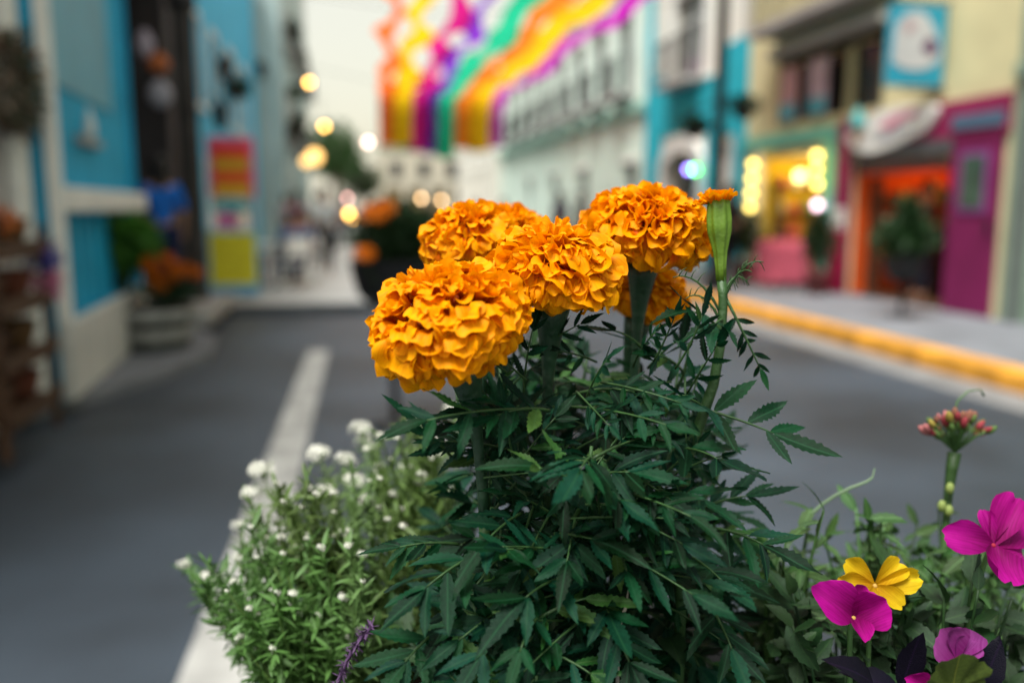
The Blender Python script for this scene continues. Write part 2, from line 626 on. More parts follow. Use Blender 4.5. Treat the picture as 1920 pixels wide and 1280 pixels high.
# pale green corner house nearest on the right
b = building('pale_green_house', 'pale green plastered house past the purple shop door', (RX, 8.8, .15), 1, 12.8, 8.5, 6, M_PALEG, [(1.4, 2.5, 3.1, 4.7), (4.6, 5.7, 0, 2.2, .2)])
window(b, 1.4, 2.5, 3.1, 4.7, fm=M_DARKWOOD)
box('door', (4.604, 5.696), (.12, .17), (.004, 2.196), M_DARKWOOD, b)
cornice(b, -.0, 12.8, 2.75, 2.92, .07, M_PALEG)
box('drainpipe', (.25, .35), (-.12, -.02), (0.0, 8.4), mat('grey_pipe', (.12, .14, .13), .6), b, .02)

# cream house with the magenta shopfront and the yellow shop window
YF = 15.6
lx = lambda y: YF - y
ops = [(lx(11.95), lx(9.75), 0, 2.0, 2.2), (lx(14.9), lx(12.75), 0.35, 2.2, 1.6), (lx(14.25), lx(13.35), 2.75, 3.72), (lx(13.25), lx(12.4), 2.75, 3.72), (lx(12.3), lx(11.45), 2.75, 3.72), (lx(15.4), lx(15.05), 0, 2.2, .2)]
b = building('cream_shop_house', 'cream house with magenta shopfront, orange doorway and yellow lit window', (RX, YF, .15), 1, YF - 8.8, 8.5, 6, M_CREAMW, ops)
CREAM = b
# interior linings
for (o, wm) in ((ops[0], M_ORWALL), (ops[1], M_YEWALL)):
    d = o[4]
    rm = box('room_lining', (o[0] + .012, o[1] - .012), (d - .03, d - .01), (o[2] + .012, o[3] - .012), wm, b)
    box('side_lining', (o[0] + .004, o[0] + .02), (.05, d - .034), (o[2] + .012, o[3] - .012), wm, rm)
    box('side_lining', (o[1] - .02, o[1] - .004), (.05, d - .034), (o[2] + .012, o[3] - .012), wm, rm)
    box('floor_lining', (o[0] + .024, o[1] - .024), (.05, d - .034), (o[2] + .003, o[2] + .010), M_WOOD, rm)
# magenta front cladding round the doorway (proud of the wall)
ml = box('shopfront_lintel', (lx(12.35), lx(8.82)), (-.07, -.004), (2.16, 2.62), M_MAG, b, .01)
box('shopfront_pier', (lx(12.35), lx(11.97)), (-.07, -.004), (0.0, 2.158), M_MAG, b, .01)
box('skirting', (lx(12.37), lx(11.95)), (-.10, -.072), (0.0, .95), mat('crimson_paint', (.42, .01, .07), .7, .15), b, .008)
box('white_notice', (lx(12.33), lx(12.0)), (-.085, -.073), (.98, 1.3), M_WHITE, b)
box('shutter_box', (lx(11.96), lx(9.74)), (-.10, .02), (1.97, 2.155), M_SHUT, b, .012)
for k in range(4):
    box('shutter_slat', (lx(11.93), lx(9.77)), (.03, .06), (1.80 + k * .043, 1.80 + k * .043 + .038), M_SHUT, b)
dr = box('purple_door', (lx(9.72), lx(8.9)), (-.065, -.004), (0.0, 2.158), M_PURP, b, .008)
wd = box('door_window', (lx(9.55), lx(9.05)), (-.085, -.068), (1.24, 1.98), M_LILAC, dr, .006)
box('pane', (lx(9.49), lx(9.11)), (-.092, -.086), (1.30, 1.92), mat('green_glass', (.05, .09, .06), .15, .5, 3, 0, 40, .6), wd)
box('handle', (lx(9.0), lx(8.96)), (-.11, -.067), (1.0, 1.16), M_IRON, dr, .008)
box('door_head', (lx(9.74), lx(8.86)), (-.10, -.072), (2.25, 2.42), mat('slate_blue', (.07, .13, .20), .7), b, .008)
box('mint_band', (lx(15.6), lx(12.37)), (-.08, -.004), (2.36, 2.58), M_MINTBAND, b, .01)
box('mint_pilaster', (lx(12.72), lx(12.40)), (-.075, -.004), (0, 2.356), M_MINTBAND, b, .01)
box('mint_pilaster', (lx(15.04), lx(14.93)), (-.075, -.004), (0, 2.356), M_WHITE, b, .01)
box('dado', (lx(14.9), lx(12.75)), (-.05, -.004), (0, .34), mat('pinkish_grey', (.35, .26, .26), .8), b, .01)
box('side_door', (lx(15.396), lx(15.054)), (.1, .15), (.004, 2.196), M_DARKWOOD, b)
for o in ops[2:5]:
    window(b, o[0], o[1], o[2], o[3], fm=M_DARKWOOD, sill=False, cross=False)
box('lintel_slab', (lx(14.5), lx(11.2)), (-.22, -.004), (3.86, 4.02), M_CONC, b, .015)
railing(b, lx(14.6), lx(11.1), 4.35, .9, .6, .16)
for yy, c in ((13.95, (.5, .3, .32)), (13.0, (.46, .36, .42))):
    po = box('window_poster', (lx(yy + .28), lx(yy - .28)), (-.075, -.055), (2.78, 3.66), mat('poster_pale' + str(yy), c, .6, .25, 3), b)
    box('poster_foot', (lx(yy + .26), lx(yy - .26)), (-.080, -.0755), (2.80, 3.05), mat('poster_teal', (.05, .33, .40), .6), po)
for k, yy in enumerate((12.2, 13.2, 14.1)):
    pass

# teal house
TF = 21.2
tx = lambda y: TF - y
ops = [(tx(19.5), tx(17.8), 4.1, 6.0), (tx(19.8), tx(17.75), 0, 2.55, .5), (tx(16.95), tx(16.2), 0, 2.55, .2)]
b = building('teal_house', 'bright teal house with white arched doorway behind black lamp post', (RX, TF, .15), 1, TF - 15.61, 8.6, 6, M_OFFW, ops)
box('teal_render', (tx(20.9), tx(20.15)), (-.05, -.004), (0, 4.4), M_TEAL, b)
box('teal_render', (tx(17.45), tx(17.05)), (-.05, -.004), (0, 4.0), M_TEAL, b)
box('teal_render', (tx(16.1), tx(15.63)), (-.05, -.004), (0, 4.55), M_TEAL, b)
box('teal_render', (tx(20.148), tx(17.452)), (-.05, -.004), (3.0, 4.0), M_TEAL, b)
box('teal_render', (tx(17.048), tx(16.102)), (-.05, -.004), (2.75, 4.5), M_TEAL, b)
box('teal_pilaster', (tx(21.19), tx(20.902)), (-.09, -.004), (0, 8.5), M_TEAL, b, .01)
window(b, *ops[0][:4], fm=M_WHITE, fw_=.28)
railing(b, tx(19.6), tx(17.7), 4.1, .9, .45)
# arch
arc = [(tx(20.12), 0.0), (tx(20.12), 2.2)] + [(tx(20.12) + (20.12 - 17.5) / 2 * (1 - math.cos(t * math.pi / 10)), 2.2 + .72 * math.sin(t * math.pi / 10)) for t in range(1, 10)] + [(tx(17.5), 2.2), (tx(17.5), 0), (tx(17.76), 0), (tx(17.76), 2.1)]
arc += [(tx(17.76) - (19.8 - 17.76) / 2 * (1 - math.cos(t * math.pi / 10)), 2.1 + .45 * math.sin(t * math.pi / 10)) for t in range(1, 10)] + [(tx(19.8), 2.1), (tx(19.8), 0)]
prism('arch_surround', arc, -.12, -.006, M_WHITE, b)
dd = box('arch_door', (tx(19.796), tx(17.754)), (.40, .46), (.004, 2.546), mat('grey_door', (.16, .17, .19), .6, .2, 2), b)
box('door_panel', (tx(19.6), tx(18.9)), (.385, .399), (.2, 2.2), mat('dark_grey_door', (.06, .065, .075), .6), dd)
box('door_panel', (tx(18.7), tx(18.0)), (.385, .399), (.2, 2.2), MATS['dark_grey_door'], dd)
box('white_door', (tx(16.946), tx(16.204)), (.1, .16), (.004, 2.546), M_WHITE, b)
box('door_frame', (tx(17.04), tx(16.955)), (-.055, -.004), (0, 2.74), M_WHITE, b)
box('door_frame', (tx(16.195), tx(16.105)), (-.055, -.004), (0, 2.74), M_WHITE, b)
cornice(b, 0, tx(15.62), 8.3, 8.6, .14, M_WHITE)

# mint house, long, with a balcony row
MF = 43.0
mxf = lambda y: MF - y
ops = []
wy = [23.2 + 2.45 * k for k in range(8)]
for y in wy:
    ops.append((mxf(y + .68), mxf(y - .68), 4.35, 6.5))
for y in (22.6, 27.4, 31.5, 36.0):
    ops.append((mxf(y + .55), mxf(y - .55), 0, 2.5, .3))
b = building('mint_house', 'long pale mint house with a row of balconied upper windows', (RX, MF, .15), 1, MF - 21.25, 7.9, 7, M_MINT, ops)
for o in ops[:8]:
    window(b, *o[:4], fm=M_WHITE, fw_=.10, cross=False)
    railing(b, o[0] - .2, o[1] + .2, 4.35, .9, .5, .13)
for o in ops[8:]:
    box('door', (o[0] + .004, o[1] - .004), (.2, .26), (.004, o[3] - .004), mat('dusky_door', (.14, .13, .15), .6, .2, 2), b)
    box('door_frame', (o[0] - .14, o[1] + .14), (-.06, -.004), (o[3] + .002, o[3] + .16), M_WHITE, b)
cornice(b, 0, mxf(21.27), 3.75, 3.98, .16, mat('mint_trim', (.28, .52, .44), .8))
cornice(b, 0, mxf(21.27), 7.5, 7.9, .22, M_WHITE)
box('dado', (0, mxf(21.27)), (-.05, -.004), (0, .75), mat('pale_stone', (.52, .48, .44), .8), b)

# beyond on the right and at the street's end
b = building('far_cream_house', 'cream house at the far end of the mint row', (7.2, 58, .15), 1, 14.9, 6.2, 7, M_OFFW, [(2 + 3 * k, 3.2 + 3 * k, 3.4, 5.0) for k in range(4)])
for k in range(4):
    window(b, 2 + 3 * k, 3.2 + 3 * k, 3.4, 5.0)
cornice(b, 0, 14.9, 5.8, 6.2, .2, M_WHITE)
fa = thing('arcade', 'white arcaded building closing the end of the street', 'building', (2.2, 66, .0), 0)
M_ARC = mat('bright_white_wall', (.52, .48, .38), .8, .08, 1.2)
box('wall', (0, 9), (0, 5), (3.0, 5.6), M_ARC, fa)
for k in range(6):
    box('pier', (k * 1.7, k * 1.7 + .5), (0, .5), (0, 2.998), M_ARC, fa, .02)
box('back_wall', (.0, 9), (2.5, 2.8), (0, 2.996), mat('warm_wall', (.55, .42, .2), .8), fa)
for k in range(4):
    box('window', (.9 + 2.1 * k, 1.7 + 2.1 * k), (-.03, -.004), (3.7, 4.9), M_GLASS, fa)

# --- left side
# near blue shop, wall slightly turned off the street line
a0, a1 = V((-2.03, 6.38, .10)), V((-2.26, 9.95, .10))
LA = (a1 - a0).length
rzA = math.atan2(-(a1.x - a0.x), (a1.y - a0.y))
b = building('blue_shop', 'blue shop with white plinth and sill beside the stone planter', a0, -1, LA, 6.5, 5, M_BLUE, [(.10, LA - .08, 1.52, 4.6, .10), (.10, LA - .12, .56, 1.30, .10)], rzA)
box('upper_panel', (.104, LA - .084), (.05, .098), (1.524, 4.596), M_BLUE, b)
box('lower_panel', (.104, LA - .124), (.05, .098), (.564, 1.296), M_BLUE, b)
for k in range(9):
    xk = .3 + k * .38
    box('batten', (xk - .02, xk + .02), (.036, .049), (.57, 1.29), M_BLUE, b)
box('sill', (.142, LA - .02), (-.10, -.004), (1.32, 1.5), M_WHITE, b, .02)
box('corner_trim', (-.02, .14), (-.08, -.004), (.552, 6.3), M_WHITE, b, .015)
box('plinth', (-.02, LA - .04), (-.09, -.004), (0, .55), mat('white_plinth', (.55, .55, .52), .85, .12, 4, .3), b, .02)
pw = box('glass_panel', (.45, 2.7), (.035, .046), (2.25, 4.5), mat('grey_teal_glass', (.06, .33, .45), .5, .15, 1.5, 0, 40, .5), b, .01)
orn = box('wall_bracket', (1.1, 1.9), (-.02, .044), (1.86, 1.93), M_CONC, b, .015)
lathe('candle_lamp', [(.05, 0), (.085, .02), (.09, .2), (.06, .3), (.03, .42), (.01, .5)], M_WHITE, orn, Matrix.Translation((1.5, .0, 1.935)) @ Matrix.Scale(.5, 4), 16, False)
# cream pier to the left of it
b = building('cream_wall_house', 'grey cream wall with a dried wreath hung on it', (-2.16, 2.2, .10), -1, 4.14, 6.5, 5, mat('grey_cream', (.46, .44, .43), .85, .12, 1.6, .3), (), R(0.0))
box('pilaster', (3.86, 4.118), (-.07, -.004), (0, 6.4), MATS['white_trim'], b, .02)

# passage house (dark opening)
b = building('dark_passage_house', 'house with a tall dark open passage behind the stone planter', (-2.36, 9.97, .10), -1, 3.2, 7.2, 6, mat('grey_brown_wall', (.045, .042, .045), .85, .2, 1.5, .3), [(.12, 2.5, 0, 4.5, 3.2)])
box('step', (.13, 2.49), (-.75, 3.0), (.002, .17), M_CONC, b, .02)
box('back_panel', (.5, 2.4), (3.10, 3.16), (.3, 2.6), mat('dull_blue', (.03, .16, .22), .7), b)

# blue bricky house
ops = [(1.0, 1.9, 3.4, 5.0), (3.4, 4.3, 3.2, 4.8), (5.6, 6.5, 3.2, 4.8), (8.2, 9.2, 3.2, 4.9), (10.6, 11.6, 3.2, 4.9), (2.3, 3.3, 0, 2.3, .3), (6.6, 7.9, 0, 2.4, .3), (11.0, 12.2, 0, 2.4, .3)]
M_LBLUE = mat('light_blue_wall', (.09, .50, .76), .85, .14, 1.2, .3, 20)
b = building('light_blue_house', 'light blue house hung with lamps and flower pots', (-2.72, 13.2, .14), -1, 14.6, 8.2, 6, M_LBLUE, ops)
LB = b
for o in ops[:5]:
    window(b, *o[:4], fm=M_WHITE)
for o in ops[5:]:
    box('door', (o[0] + .004, o[1] - .004), (.2, .26), (.004, o[3] - .004), mat('deep_blue_door', (.02, .07, .18), .6, .2, 2), b)
    box('door_frame', (o[0] - .12, o[1] + .12), (-.06, -.004), (o[3] + .002, o[3] + .14), M_WHITE, b)
    box('door_frame', (o[0] - .12, o[0] - .001), (-.06, -.004), (0, o[3]), M_WHITE, b)
    box('door_frame', (o[1] + .001, o[1] + .12), (-.06, -.004), (0, o[3]), M_WHITE, b)
cornice(b, 0, 14.6, 7.8, 8.2, .2, M_WHITE)
box('pale_dado', (4.4, 6.4), (-.04, -.004), (0, 2.3), M_WHITE, b)
box('pale_dado', (8.1, 10.8), (-.04, -.004), (0, 2.5), M_WHITE, b)
# taller pale house beyond, standing further out
ops = [(1.2 + 2.6 * k, 2.2 + 2.6 * k, z, z + 1.7) for k in range(6) for z in (3.4, 6.4, 9.4)] + [(1.2 + 2.6 * k, 2.3 + 2.6 * k, 0, 2.4, .3) for k in range(6)]
b = building('tall_grey_house', 'tall pale grey house beyond the light blue house', (-1.95, 28.0, .14), -1, 17.0, 13.5, 8, mat('grey_mint_wall', (.46, .58, .57), .85, .12, 1.0, .3, 20), ops)
for o in ops[:18]:
    window(b, *o[:4], fm=M_WHITE, cross=False)
for k, o in enumerate(ops[:18]):
    if k % 3 < 2:
        railing(b, o[0] - .25, o[1] + .25, o[2], .85, .45, .25)
for o in ops[18:]:
    box('door', (o[0] + .004, o[1] - .004), (.2, .26), (.004, o[3] - .004), MATS['dusky_door'], b)
cornice(b, 0, 17, 13.1, 13.5, .2, M_WHITE)


# ------------------------------------------------------------------ foliage helpers
def leaf_quads(rnd, pts, size, up_bias=0.5, asp=0.45):
    """many small bent leaves as one mesh: returns verts, faces"""
    vs, fs = [], []
    for (p, nrm) in pts:
        d = V((rnd.gauss(0, 1), rnd.gauss(0, 1), rnd.gauss(0, 1))).normalized() * .8 + nrm
        d.normalize()
        z = (V((0, 0, up_bias)) + V((rnd.gauss(0, .5), rnd.gauss(0, .5), rnd.gauss(0, .5)))).normalized()
        L = size * rnd.uniform(.6, 1.35)
        M = frame(p, d, z, L)
        k = len(vs)
        w = asp * rnd.uniform(.7, 1.2) * .5
        for c in ((0, 0, 0), (-w, .4, .05), (0, .45, -.03), (w, .4, .05), (-w * .75, .75, 0), (0, .78, -.06), (w * .75, .75, 0), (0, 1.05, -.14)):
            vs.append(M @ V(c))
        fs += [(k, k + 2, k + 1), (k, k + 3, k + 2), (k + 1, k + 2, k + 5, k + 4), (k + 2, k + 3, k + 6, k + 5), (k + 4, k + 5, k + 7), (k + 5, k + 6, k + 7)]
    return vs, fs


def ellipsoid_pts(rnd, c, r, n, shell=0.5, lumps=6):
    c = V(c)
    out = []
    lm = [(V((rnd.gauss(0, 1), rnd.gauss(0, 1), rnd.gauss(0, 1))).normalized(), rnd.uniform(.1, .35)) for _ in range(lumps)]
    for _ in range(n):
        d = V((rnd.gauss(0, 1), rnd.gauss(0, 1), rnd.gauss(0, 1))).normalized()
        s = 1 + sum(a * max(0, d.dot(l)) ** 3 for l, a in lm) - .15
        f = (shell + (1 - shell) * rnd.random()) * s
        out.append((c + V((d.x * r[0], d.y * r[1], d.z * r[2])) * f, d))
    return out


def foliage(name, parent, c, r, n, size, m, seed, shell=.35, asp=.45, lumps=6):
    rnd = random.Random(seed)
    vs, fs = leaf_quads(rnd, ellipsoid_pts(rnd, c, r, n, shell, lumps), size, asp=asp)
    me = mesh_of(name, vs, fs, m)
    return obj(name, me, parent, Matrix.Identity(4), 'stuff')


# ------------------------------------------------------------------ marigold petals
def petal_me(seed, kind):
    """fan-shaped ruffled floret: local y outwards, the face looks to +z and rolls over as it leaves the head"""
    rnd = random.Random(seed)
    NU, NV = 9, 15
    if kind == 'tube':
        th0, th1, p, fan, cup = -.1, rnd.uniform(.5, 1.2), 2.4, .75, 0
    elif kind == 'skirt':
        th0, th1, p, fan, cup = -.1, rnd.uniform(.4, .9), 1.5, rnd.uniform(.55, .7), rnd.uniform(-.2, .3)
    else:
        th0, th1, p, fan, cup = rnd.uniform(-.5, -.2), rnd.uniform(1.15, 1.75), rnd.uniform(1.2, 1.8), rnd.uniform(.60, .80), rnd.uniform(.5, 1.3)
    A = rnd.uniform(.06, .13)
    k, ph = rnd.uniform(1.5, 2.6), rnd.uniform(0, 6.28)
    k2, ph2 = rnd.uniform(3.6, 5.5), rnd.uniform(0, 6.28)
    nk = rnd.uniform(2.2, 3.6)
    skew = rnd.uniform(-.15, .15)
    prof = [(0.0, 0.0, th0)]
    lip = rnd.uniform(.3, .9) if kind == 'shell' else 0
    for i in range(1, 41):
        u = i / 40
        th = th0 + (th1 - th0) * min(1, u / .72) ** p - lip * max(0, (u - .72) / .28) ** 1.5
        prof.append((prof[-1][0] + math.cos(th) / 40, prof[-1][1] - math.sin(th) / 40, th))

    def mid(t):
        t = max(0.0, min(1.0, t)) * 40
        i = min(39, int(t))
        f = t - i
        q = [prof[i][c] + (prof[i + 1][c] - prof[i][c]) * f for c in range(3)]
        return q
    vs, fs, run = [], [], []
    for i in range(NU):
        u = i / (NU - 1)
        for j in range(NV):
            s = -1 + 2 * j / (NV - 1)
            rim = 1 - .32 * abs(s) ** 3 + (.040 * math.cos(nk * math.pi * s + ph) + .010 * math.cos(2.3 * nk * math.pi * s + ph2)) * u ** 3
            ang = fan * s + skew * u
            r = u * rim
            if kind == 'tube':
                y, z, th = mid(r)
                N = V((0, math.sin(th), math.cos(th)))
                ta = s * 2.55
                rad = .09 + .27 * u ** 1.3 + .03 * u * math.sin(k * 2 * ta + ph)
                vs.append(V((math.sin(ta) * rad, y, z)) + N * (rad * (1 - math.cos(ta)) * .9))
            else:
                y, z, th = mid(r * math.cos(ang))
                N = V((0, math.sin(th), math.cos(th)))
                x = r * math.sin(ang)
                h = cup * x * x * (1.25 - .75 * u) + A * u ** 2.2 * math.sin(k * math.pi * s + ph) + A * .22 * u ** 4 * math.sin(k2 * math.pi * s + ph2)
                vs.append(V((x, y, z)) + N * h)
            run.append(u)
    for i in range(NU - 1):
        for j in range(NV - 1):
            a = i * NV + j
            fs.append((a, a + 1, a + NV + 1, a + NV))
    return mesh_of('petal', vs, fs, M_PETAL, True, run)


PET = [petal_me(100 + i, 'shell') for i in range(18)]
PET_T = [petal_me(200 + i, 'tube') for i in range(6)]
PET_S = [petal_me(300 + i, 'skirt') for i in range(6)]
REACH = {me.name: max(v.co.y for v in me.vertices) for me in PET + PET_T + PET_S}


def flower_head(parent, c, axis, a, bz, n, seed, L=.024, lowest=-.55):
    """ruffled pompon head: core mesh with each petal its child; returns the point under the head"""
    rnd = random.Random(seed)
    axis = V(axis).normalized()
    X = axis.orthogonal().normalized()
    Y = axis.cross(X)
    B = Matrix((X, Y, axis)).transposed()
    M = B.to_4x4()
    M.translation = c
    bm = bmesh.new()
    bmesh.ops.create_icosphere(bm, subdivisions=2, radius=1)
    for v in bm.verts:
        v.co = V((v.co.x * a * .68, v.co.y * a * .68, v.co.z * bz * (.68 if v.co.z > 0 else .5)))
    me = bpy.data.meshes.new('flower_head')
    bm.to_mesh(me)
    bm.free()
    me.materials.append(M_CORE)
    hd = obj('flower_head', me, parent, M)
    ga = math.pi * (3 - math.sqrt(5))
    for i in range(n):
        cz = 1 - (i + .5) / n * (1 - lowest)
        sp = math.sqrt(max(0, 1 - cz * cz))
        ps = i * ga + rnd.gauss(0, .12)
        rr = 1 + rnd.gauss(0, .045)
        pos = V((a * sp * math.cos(ps), a * sp * math.sin(ps), bz * cz)) * rr
        nr = V((pos.x / a ** 2, pos.y / a ** 2, pos.z / bz ** 2)).normalized()
        tn = V((a * cz * math.cos(ps), a * cz * math.sin(ps), -bz * sp)).normalized()   # away from the apex
        nr = (nr + V((rnd.gauss(0, .16), rnd.gauss(0, .16), rnd.gauss(0, .16)))).normalized()
        jit = rnd.gauss(0, .38)
        tn = (Matrix.Rotation(jit, 3, nr) @ tn)
        s = L * (.70 + .34 * sp) * rnd.choice((.8, .9, 1.0, 1.1, 1.25)) * rnd.uniform(.94, 1.06)
        if cz < -.12:
            me = rnd.choice(PET_S if rnd.random() < .6 else PET)
            nr = (nr * .55 + tn * .75).normalized()
            base = pos - nr * s * REACH[me.name] * .9
            zz = (-tn + nr * .0) if False else V((pos.x, pos.y, 0)).normalized()
            s *= 1.12
        else:
            r_ = rnd.random()
            me = rnd.choice(PET_T) if r_ < (.30 if cz > .2 else .16) else rnd.choice(PET)
            base = pos - nr * s * REACH[me.name] * rnd.uniform(.82, .98)
            zz = -tn
        P = frame(base, nr, zz, s)
        P = M @ P
        # random flip left-right gives more variety
        if rnd.random() < .5:
            P = P @ Matrix.Diagonal((-1, 1, 1, 1))
        obj('petal', me, hd, P)
    return hd


# ------------------------------------------------------------------ marigold leaves
def leaflet_me(seed, n=9, wid=.112, serr=.030, fold=.25):
    rnd = random.Random(seed)
    bend = rnd.uniform(-.15, .5)
    side = rnd.uniform(-.10, .10)
    wave = rnd.uniform(.0, .03)
    wp = rnd.uniform(0, 6)
    wid *= rnd.uniform(.85, 1.15)
    vs, fs = [], []
    for i in range(2 * n + 1):
        t = i / (2 * n)
        w = wid * (math.sin(math.pi * t ** .82) ** .85) * (1.0 if t < .98 else .2) + (.004 if t < .05 else 0)
        tooth = serr * math.sin(math.pi * min(1, t * 1.1)) if 0.08 < t < .97 else 0
        we = w + (tooth if i % 2 == 0 else -tooth * .3)
        back = -.012 if i % 2 == 0 else 0
        cx = side * t * t
        cz = -bend * t * t
        yy = t - .08 * bend * t
        wl, wr = we * rnd.uniform(.93, 1.07), we * rnd.uniform(.93, 1.07)
        zl = fold * wl + wave * math.sin(9 * t + wp)
        zr = fold * wr + wave * math.sin(9 * t + wp + 2)
        vs += [(cx - wl, yy - back, cz + zl), (cx - wl * .5, yy - back * .5, cz + zl * .42), (cx, yy, cz), (cx + wr * .5, yy - back * .5, cz + zr * .42), (cx + wr, yy - back, cz + zr)]
    for i in range(2 * n):
        for j in range(4):
            a = i * 5 + j
            fs.append((a, a + 1, a + 6, a + 5))
    return mesh_of('leaflet', vs, fs, M_LEAF)


LFT = [leaflet_me(400 + i) for i in range(14)]
M_LEAFY = leaf_mat('fresh_marigold_leaf', (0.030, 0.095, 0.018), (0.06, 0.14, 0.04), 0.42, 0.35, 0.03, 0.24, 0.28)
LFT_Y = [leaflet_me(450 + i) for i in range(5)]
for me in LFT_Y:
    me.materials.clear()
    me.materials.append(M_LEAFY)



def pinnate_leaf(parent, p0, p3, nrm, pairs, ll, rnd, droop=.25, r0=.0011, meshes=LFT, stem_mat=M_STEM, spread=.95, term=1.1):
    """leaf with its stalk from p0 to p3 and leaflets on both sides"""
    p0, p3 = V(p0), V(p3)
    d = p3 - p0
    nrm = V(nrm).normalized()
    p1 = p0 + d * .33 + nrm * d.length * droop * .6
    p2 = p0 + d * .7 + nrm * d.length * droop * .5
    pts = bez(p0, p1, p2, p3, 8)
    young = .75 if rnd.random() < .09 else .03
    st = tube('leaf', pts, [r0 * (1 - .6 * i / 8) for i in range(9)], stem_mat, parent, 5)
    for k in range(pairs):
        t = .28 + .66 * k / max(1, pairs - 1) if pairs > 1 else .75
        i = min(7, int(t * 8))
        fr = t * 8 - i
        p = pts[i].lerp(pts[i + 1], fr)
        tn = (pts[i + 1] - pts[i]).normalized()
        nn = (nrm - tn * nrm.dot(tn))
        nn = nn.normalized() if nn.length > .05 else tn.orthogonal()
        sd = tn.cross(nn)
        grow = (.55 + .45 * math.sin(math.pi * (.2 + .65 * t)))
        for s in (-1, 1):
            if rnd.random() < .05:
                continue
            ang = spread * rnd.uniform(.72, 1.2) * (1.12 - .45 * t)
            dr = tn * math.cos(ang) + sd * s * math.sin(ang) + nn * rnd.gauss(-.08, .22)
            nz = nn + sd * s * rnd.gauss(-.15, .25) + tn * rnd.gauss(0, .15)
            ln = ll * grow * rnd.uniform(.85, 1.12)
            obj('leaflet', rnd.choice(LFT_Y if rnd.random() < young else meshes), st, frame(p + tn * rnd.uniform(-.002, .002), dr, nz, ln))
    tn = (pts[-1] - pts[-2]).normalized()
    obj('leaflet', rnd.choice(meshes), st, frame(pts[-1], tn + nrm * rnd.gauss(0, .1), nrm, ll * term * rnd.uniform(.9, 1.1)))
    return st


# ------------------------------------------------------------------ the planter in front
POT = V((0.125, 0.60, 0))


def planter(name, label, loc, rim_z, r, group='black bowl planters on posts'):
    t = thing(name, label, 'planter', loc, 0, group)
    lathe('bowl', [(.05, rim_z - .30), (r * .55, rim_z - .28), (r * .85, rim_z - .2), (r * .97, rim_z - .08), (r, rim_z - .01), (r * 1.05, rim_z), (r * 1.05, rim_z + .015), (r * .96, rim_z + .015), (r * .94, rim_z - .04), (r * .02, rim_z - .045)], M_IRON, t, Matrix.Translation(V(loc)), 36)
    lathe('soil', [(r * .935, rim_z - .045), (r * .93, rim_z - .022), (r * .5, rim_z - .012), (.01, rim_z - .01)], M_SOIL, t, Matrix.Translation(V(loc)), 28)
    lathe('post', [(.028, .02), (.028, rim_z - .29)], M_IRON, t, Matrix.Translation(V(loc)), 16)
    lathe('foot', [(.17, 0.004), (.17, .018), (.05, .03), (.03, .06)], M_IRON, t, Matrix.Translation(V(loc)), 24)
    return t


planter('planter', 'black bowl planter holding the orange marigolds and white alyssum', POT + V((.02, 0, 0)), 1.06, .185)
SOILZ = 1.045

# heads: centre pixel, depth, half width, half height, axis(right, up, towards camera)
HEADS = [
    ('orange marigold with the lowest and largest head, leaning over white alyssum', 845, 612, .450, .0405, .0325, (-.26, .90, .33), 295, 1, .0170),
    ('orange marigold with a head of broad shell petals, between two other heads', 1040, 512, .485, .0365, .0275, (.06, .93, .34), 260, 2, .0178),
    ('orange marigold with the tallest head, beside the unopened green bud', 1213, 438, .545, .0395, .0295, (.08, .95, .26), 295, 3, .0165),
    ('orange marigold whose head peeps out low behind the tall head', 1212, 556, .600, .0290, .0220, (.25, .90, .25), 170, 4, .016),
    ('orange marigold with the head behind and above the lowest head', 878, 450, .560, .0295, .0235, (-.15, .93, .30), 200, 5, .0155),
    ('orange marigold whose head is half hidden between two others at the back', 957, 442, .610, .0265, .0215, (.12, .95, .22), 170, 6, .016),
]
BASES = [(960, .50), (1060, .49), (1200, .545), (1250, .59), (980, .575), (1050, .60)]


def camdir(v):
    return (rt * v[0] + up * v[1] - fw * v[2]).normalized()


def soil_pt(px, d):
    p = at(px, 1300, d)
    return V((p.x, p.y, SOILZ))


BUSHC = at(1120, 1000, .54)


def grow_leaves(t, pts, rnd, t0, t1, step, lmin, lmax, pairs=(2, 4), ll=.030, skip_front=0.0):
    """opposite leaves along a stem given by its points"""
    total = sum((pts[i + 1] - pts[i]).length for i in range(len(pts) - 1))
    s, az = t0 * total, rnd.uniform(0, 6.28)
    while s < t1 * total:
        acc = 0
        for i in range(len(pts) - 1):
            l = (pts[i + 1] - pts[i]).length
            if acc + l >= s:
                break
            acc += l
        p = pts[i].lerp(pts[i + 1], (s - acc) / max(l, 1e-6))
        tn = (pts[i + 1] - pts[i]).normalized()
        a = tn.orthogonal().normalized()
        b = tn.cross(a)
        for q in (0, math.pi):
            ang = az + q + rnd.gauss(0, .25)
            out = a * math.cos(ang) + b * math.sin(ang)
            rad = p - BUSHC
            rad.z = 0
            out = (out + rad.normalized() * .35 - fw * .15).normalized()
            ln = rnd.uniform(lmin, lmax) * (1 - .35 * s / total)
            d = (out + tn * rnd.uniform(.1, .7) + V((0, 0, rnd.uniform(-.35, .25)))).normalized()
            tip = p + d * ln
            if (tip - CAMPOS).dot(fw) < .39 or outside_bush(tip + d * .02):
                continue
            n = (V((0, 0, 1)) + out * .25 - fw * .45 + V((rnd.gauss(0, .25), rnd.gauss(0, .25), 0))).normalized()
            pinnate_leaf(t, p, tip, n, rnd.randint(*pairs), ll * rnd.uniform(.75, 1.15), rnd, rnd.uniform(.05, .35))
        az += math.pi / 2 + rnd.gauss(0, .2)
        s += step * rnd.uniform(.7, 1.3)


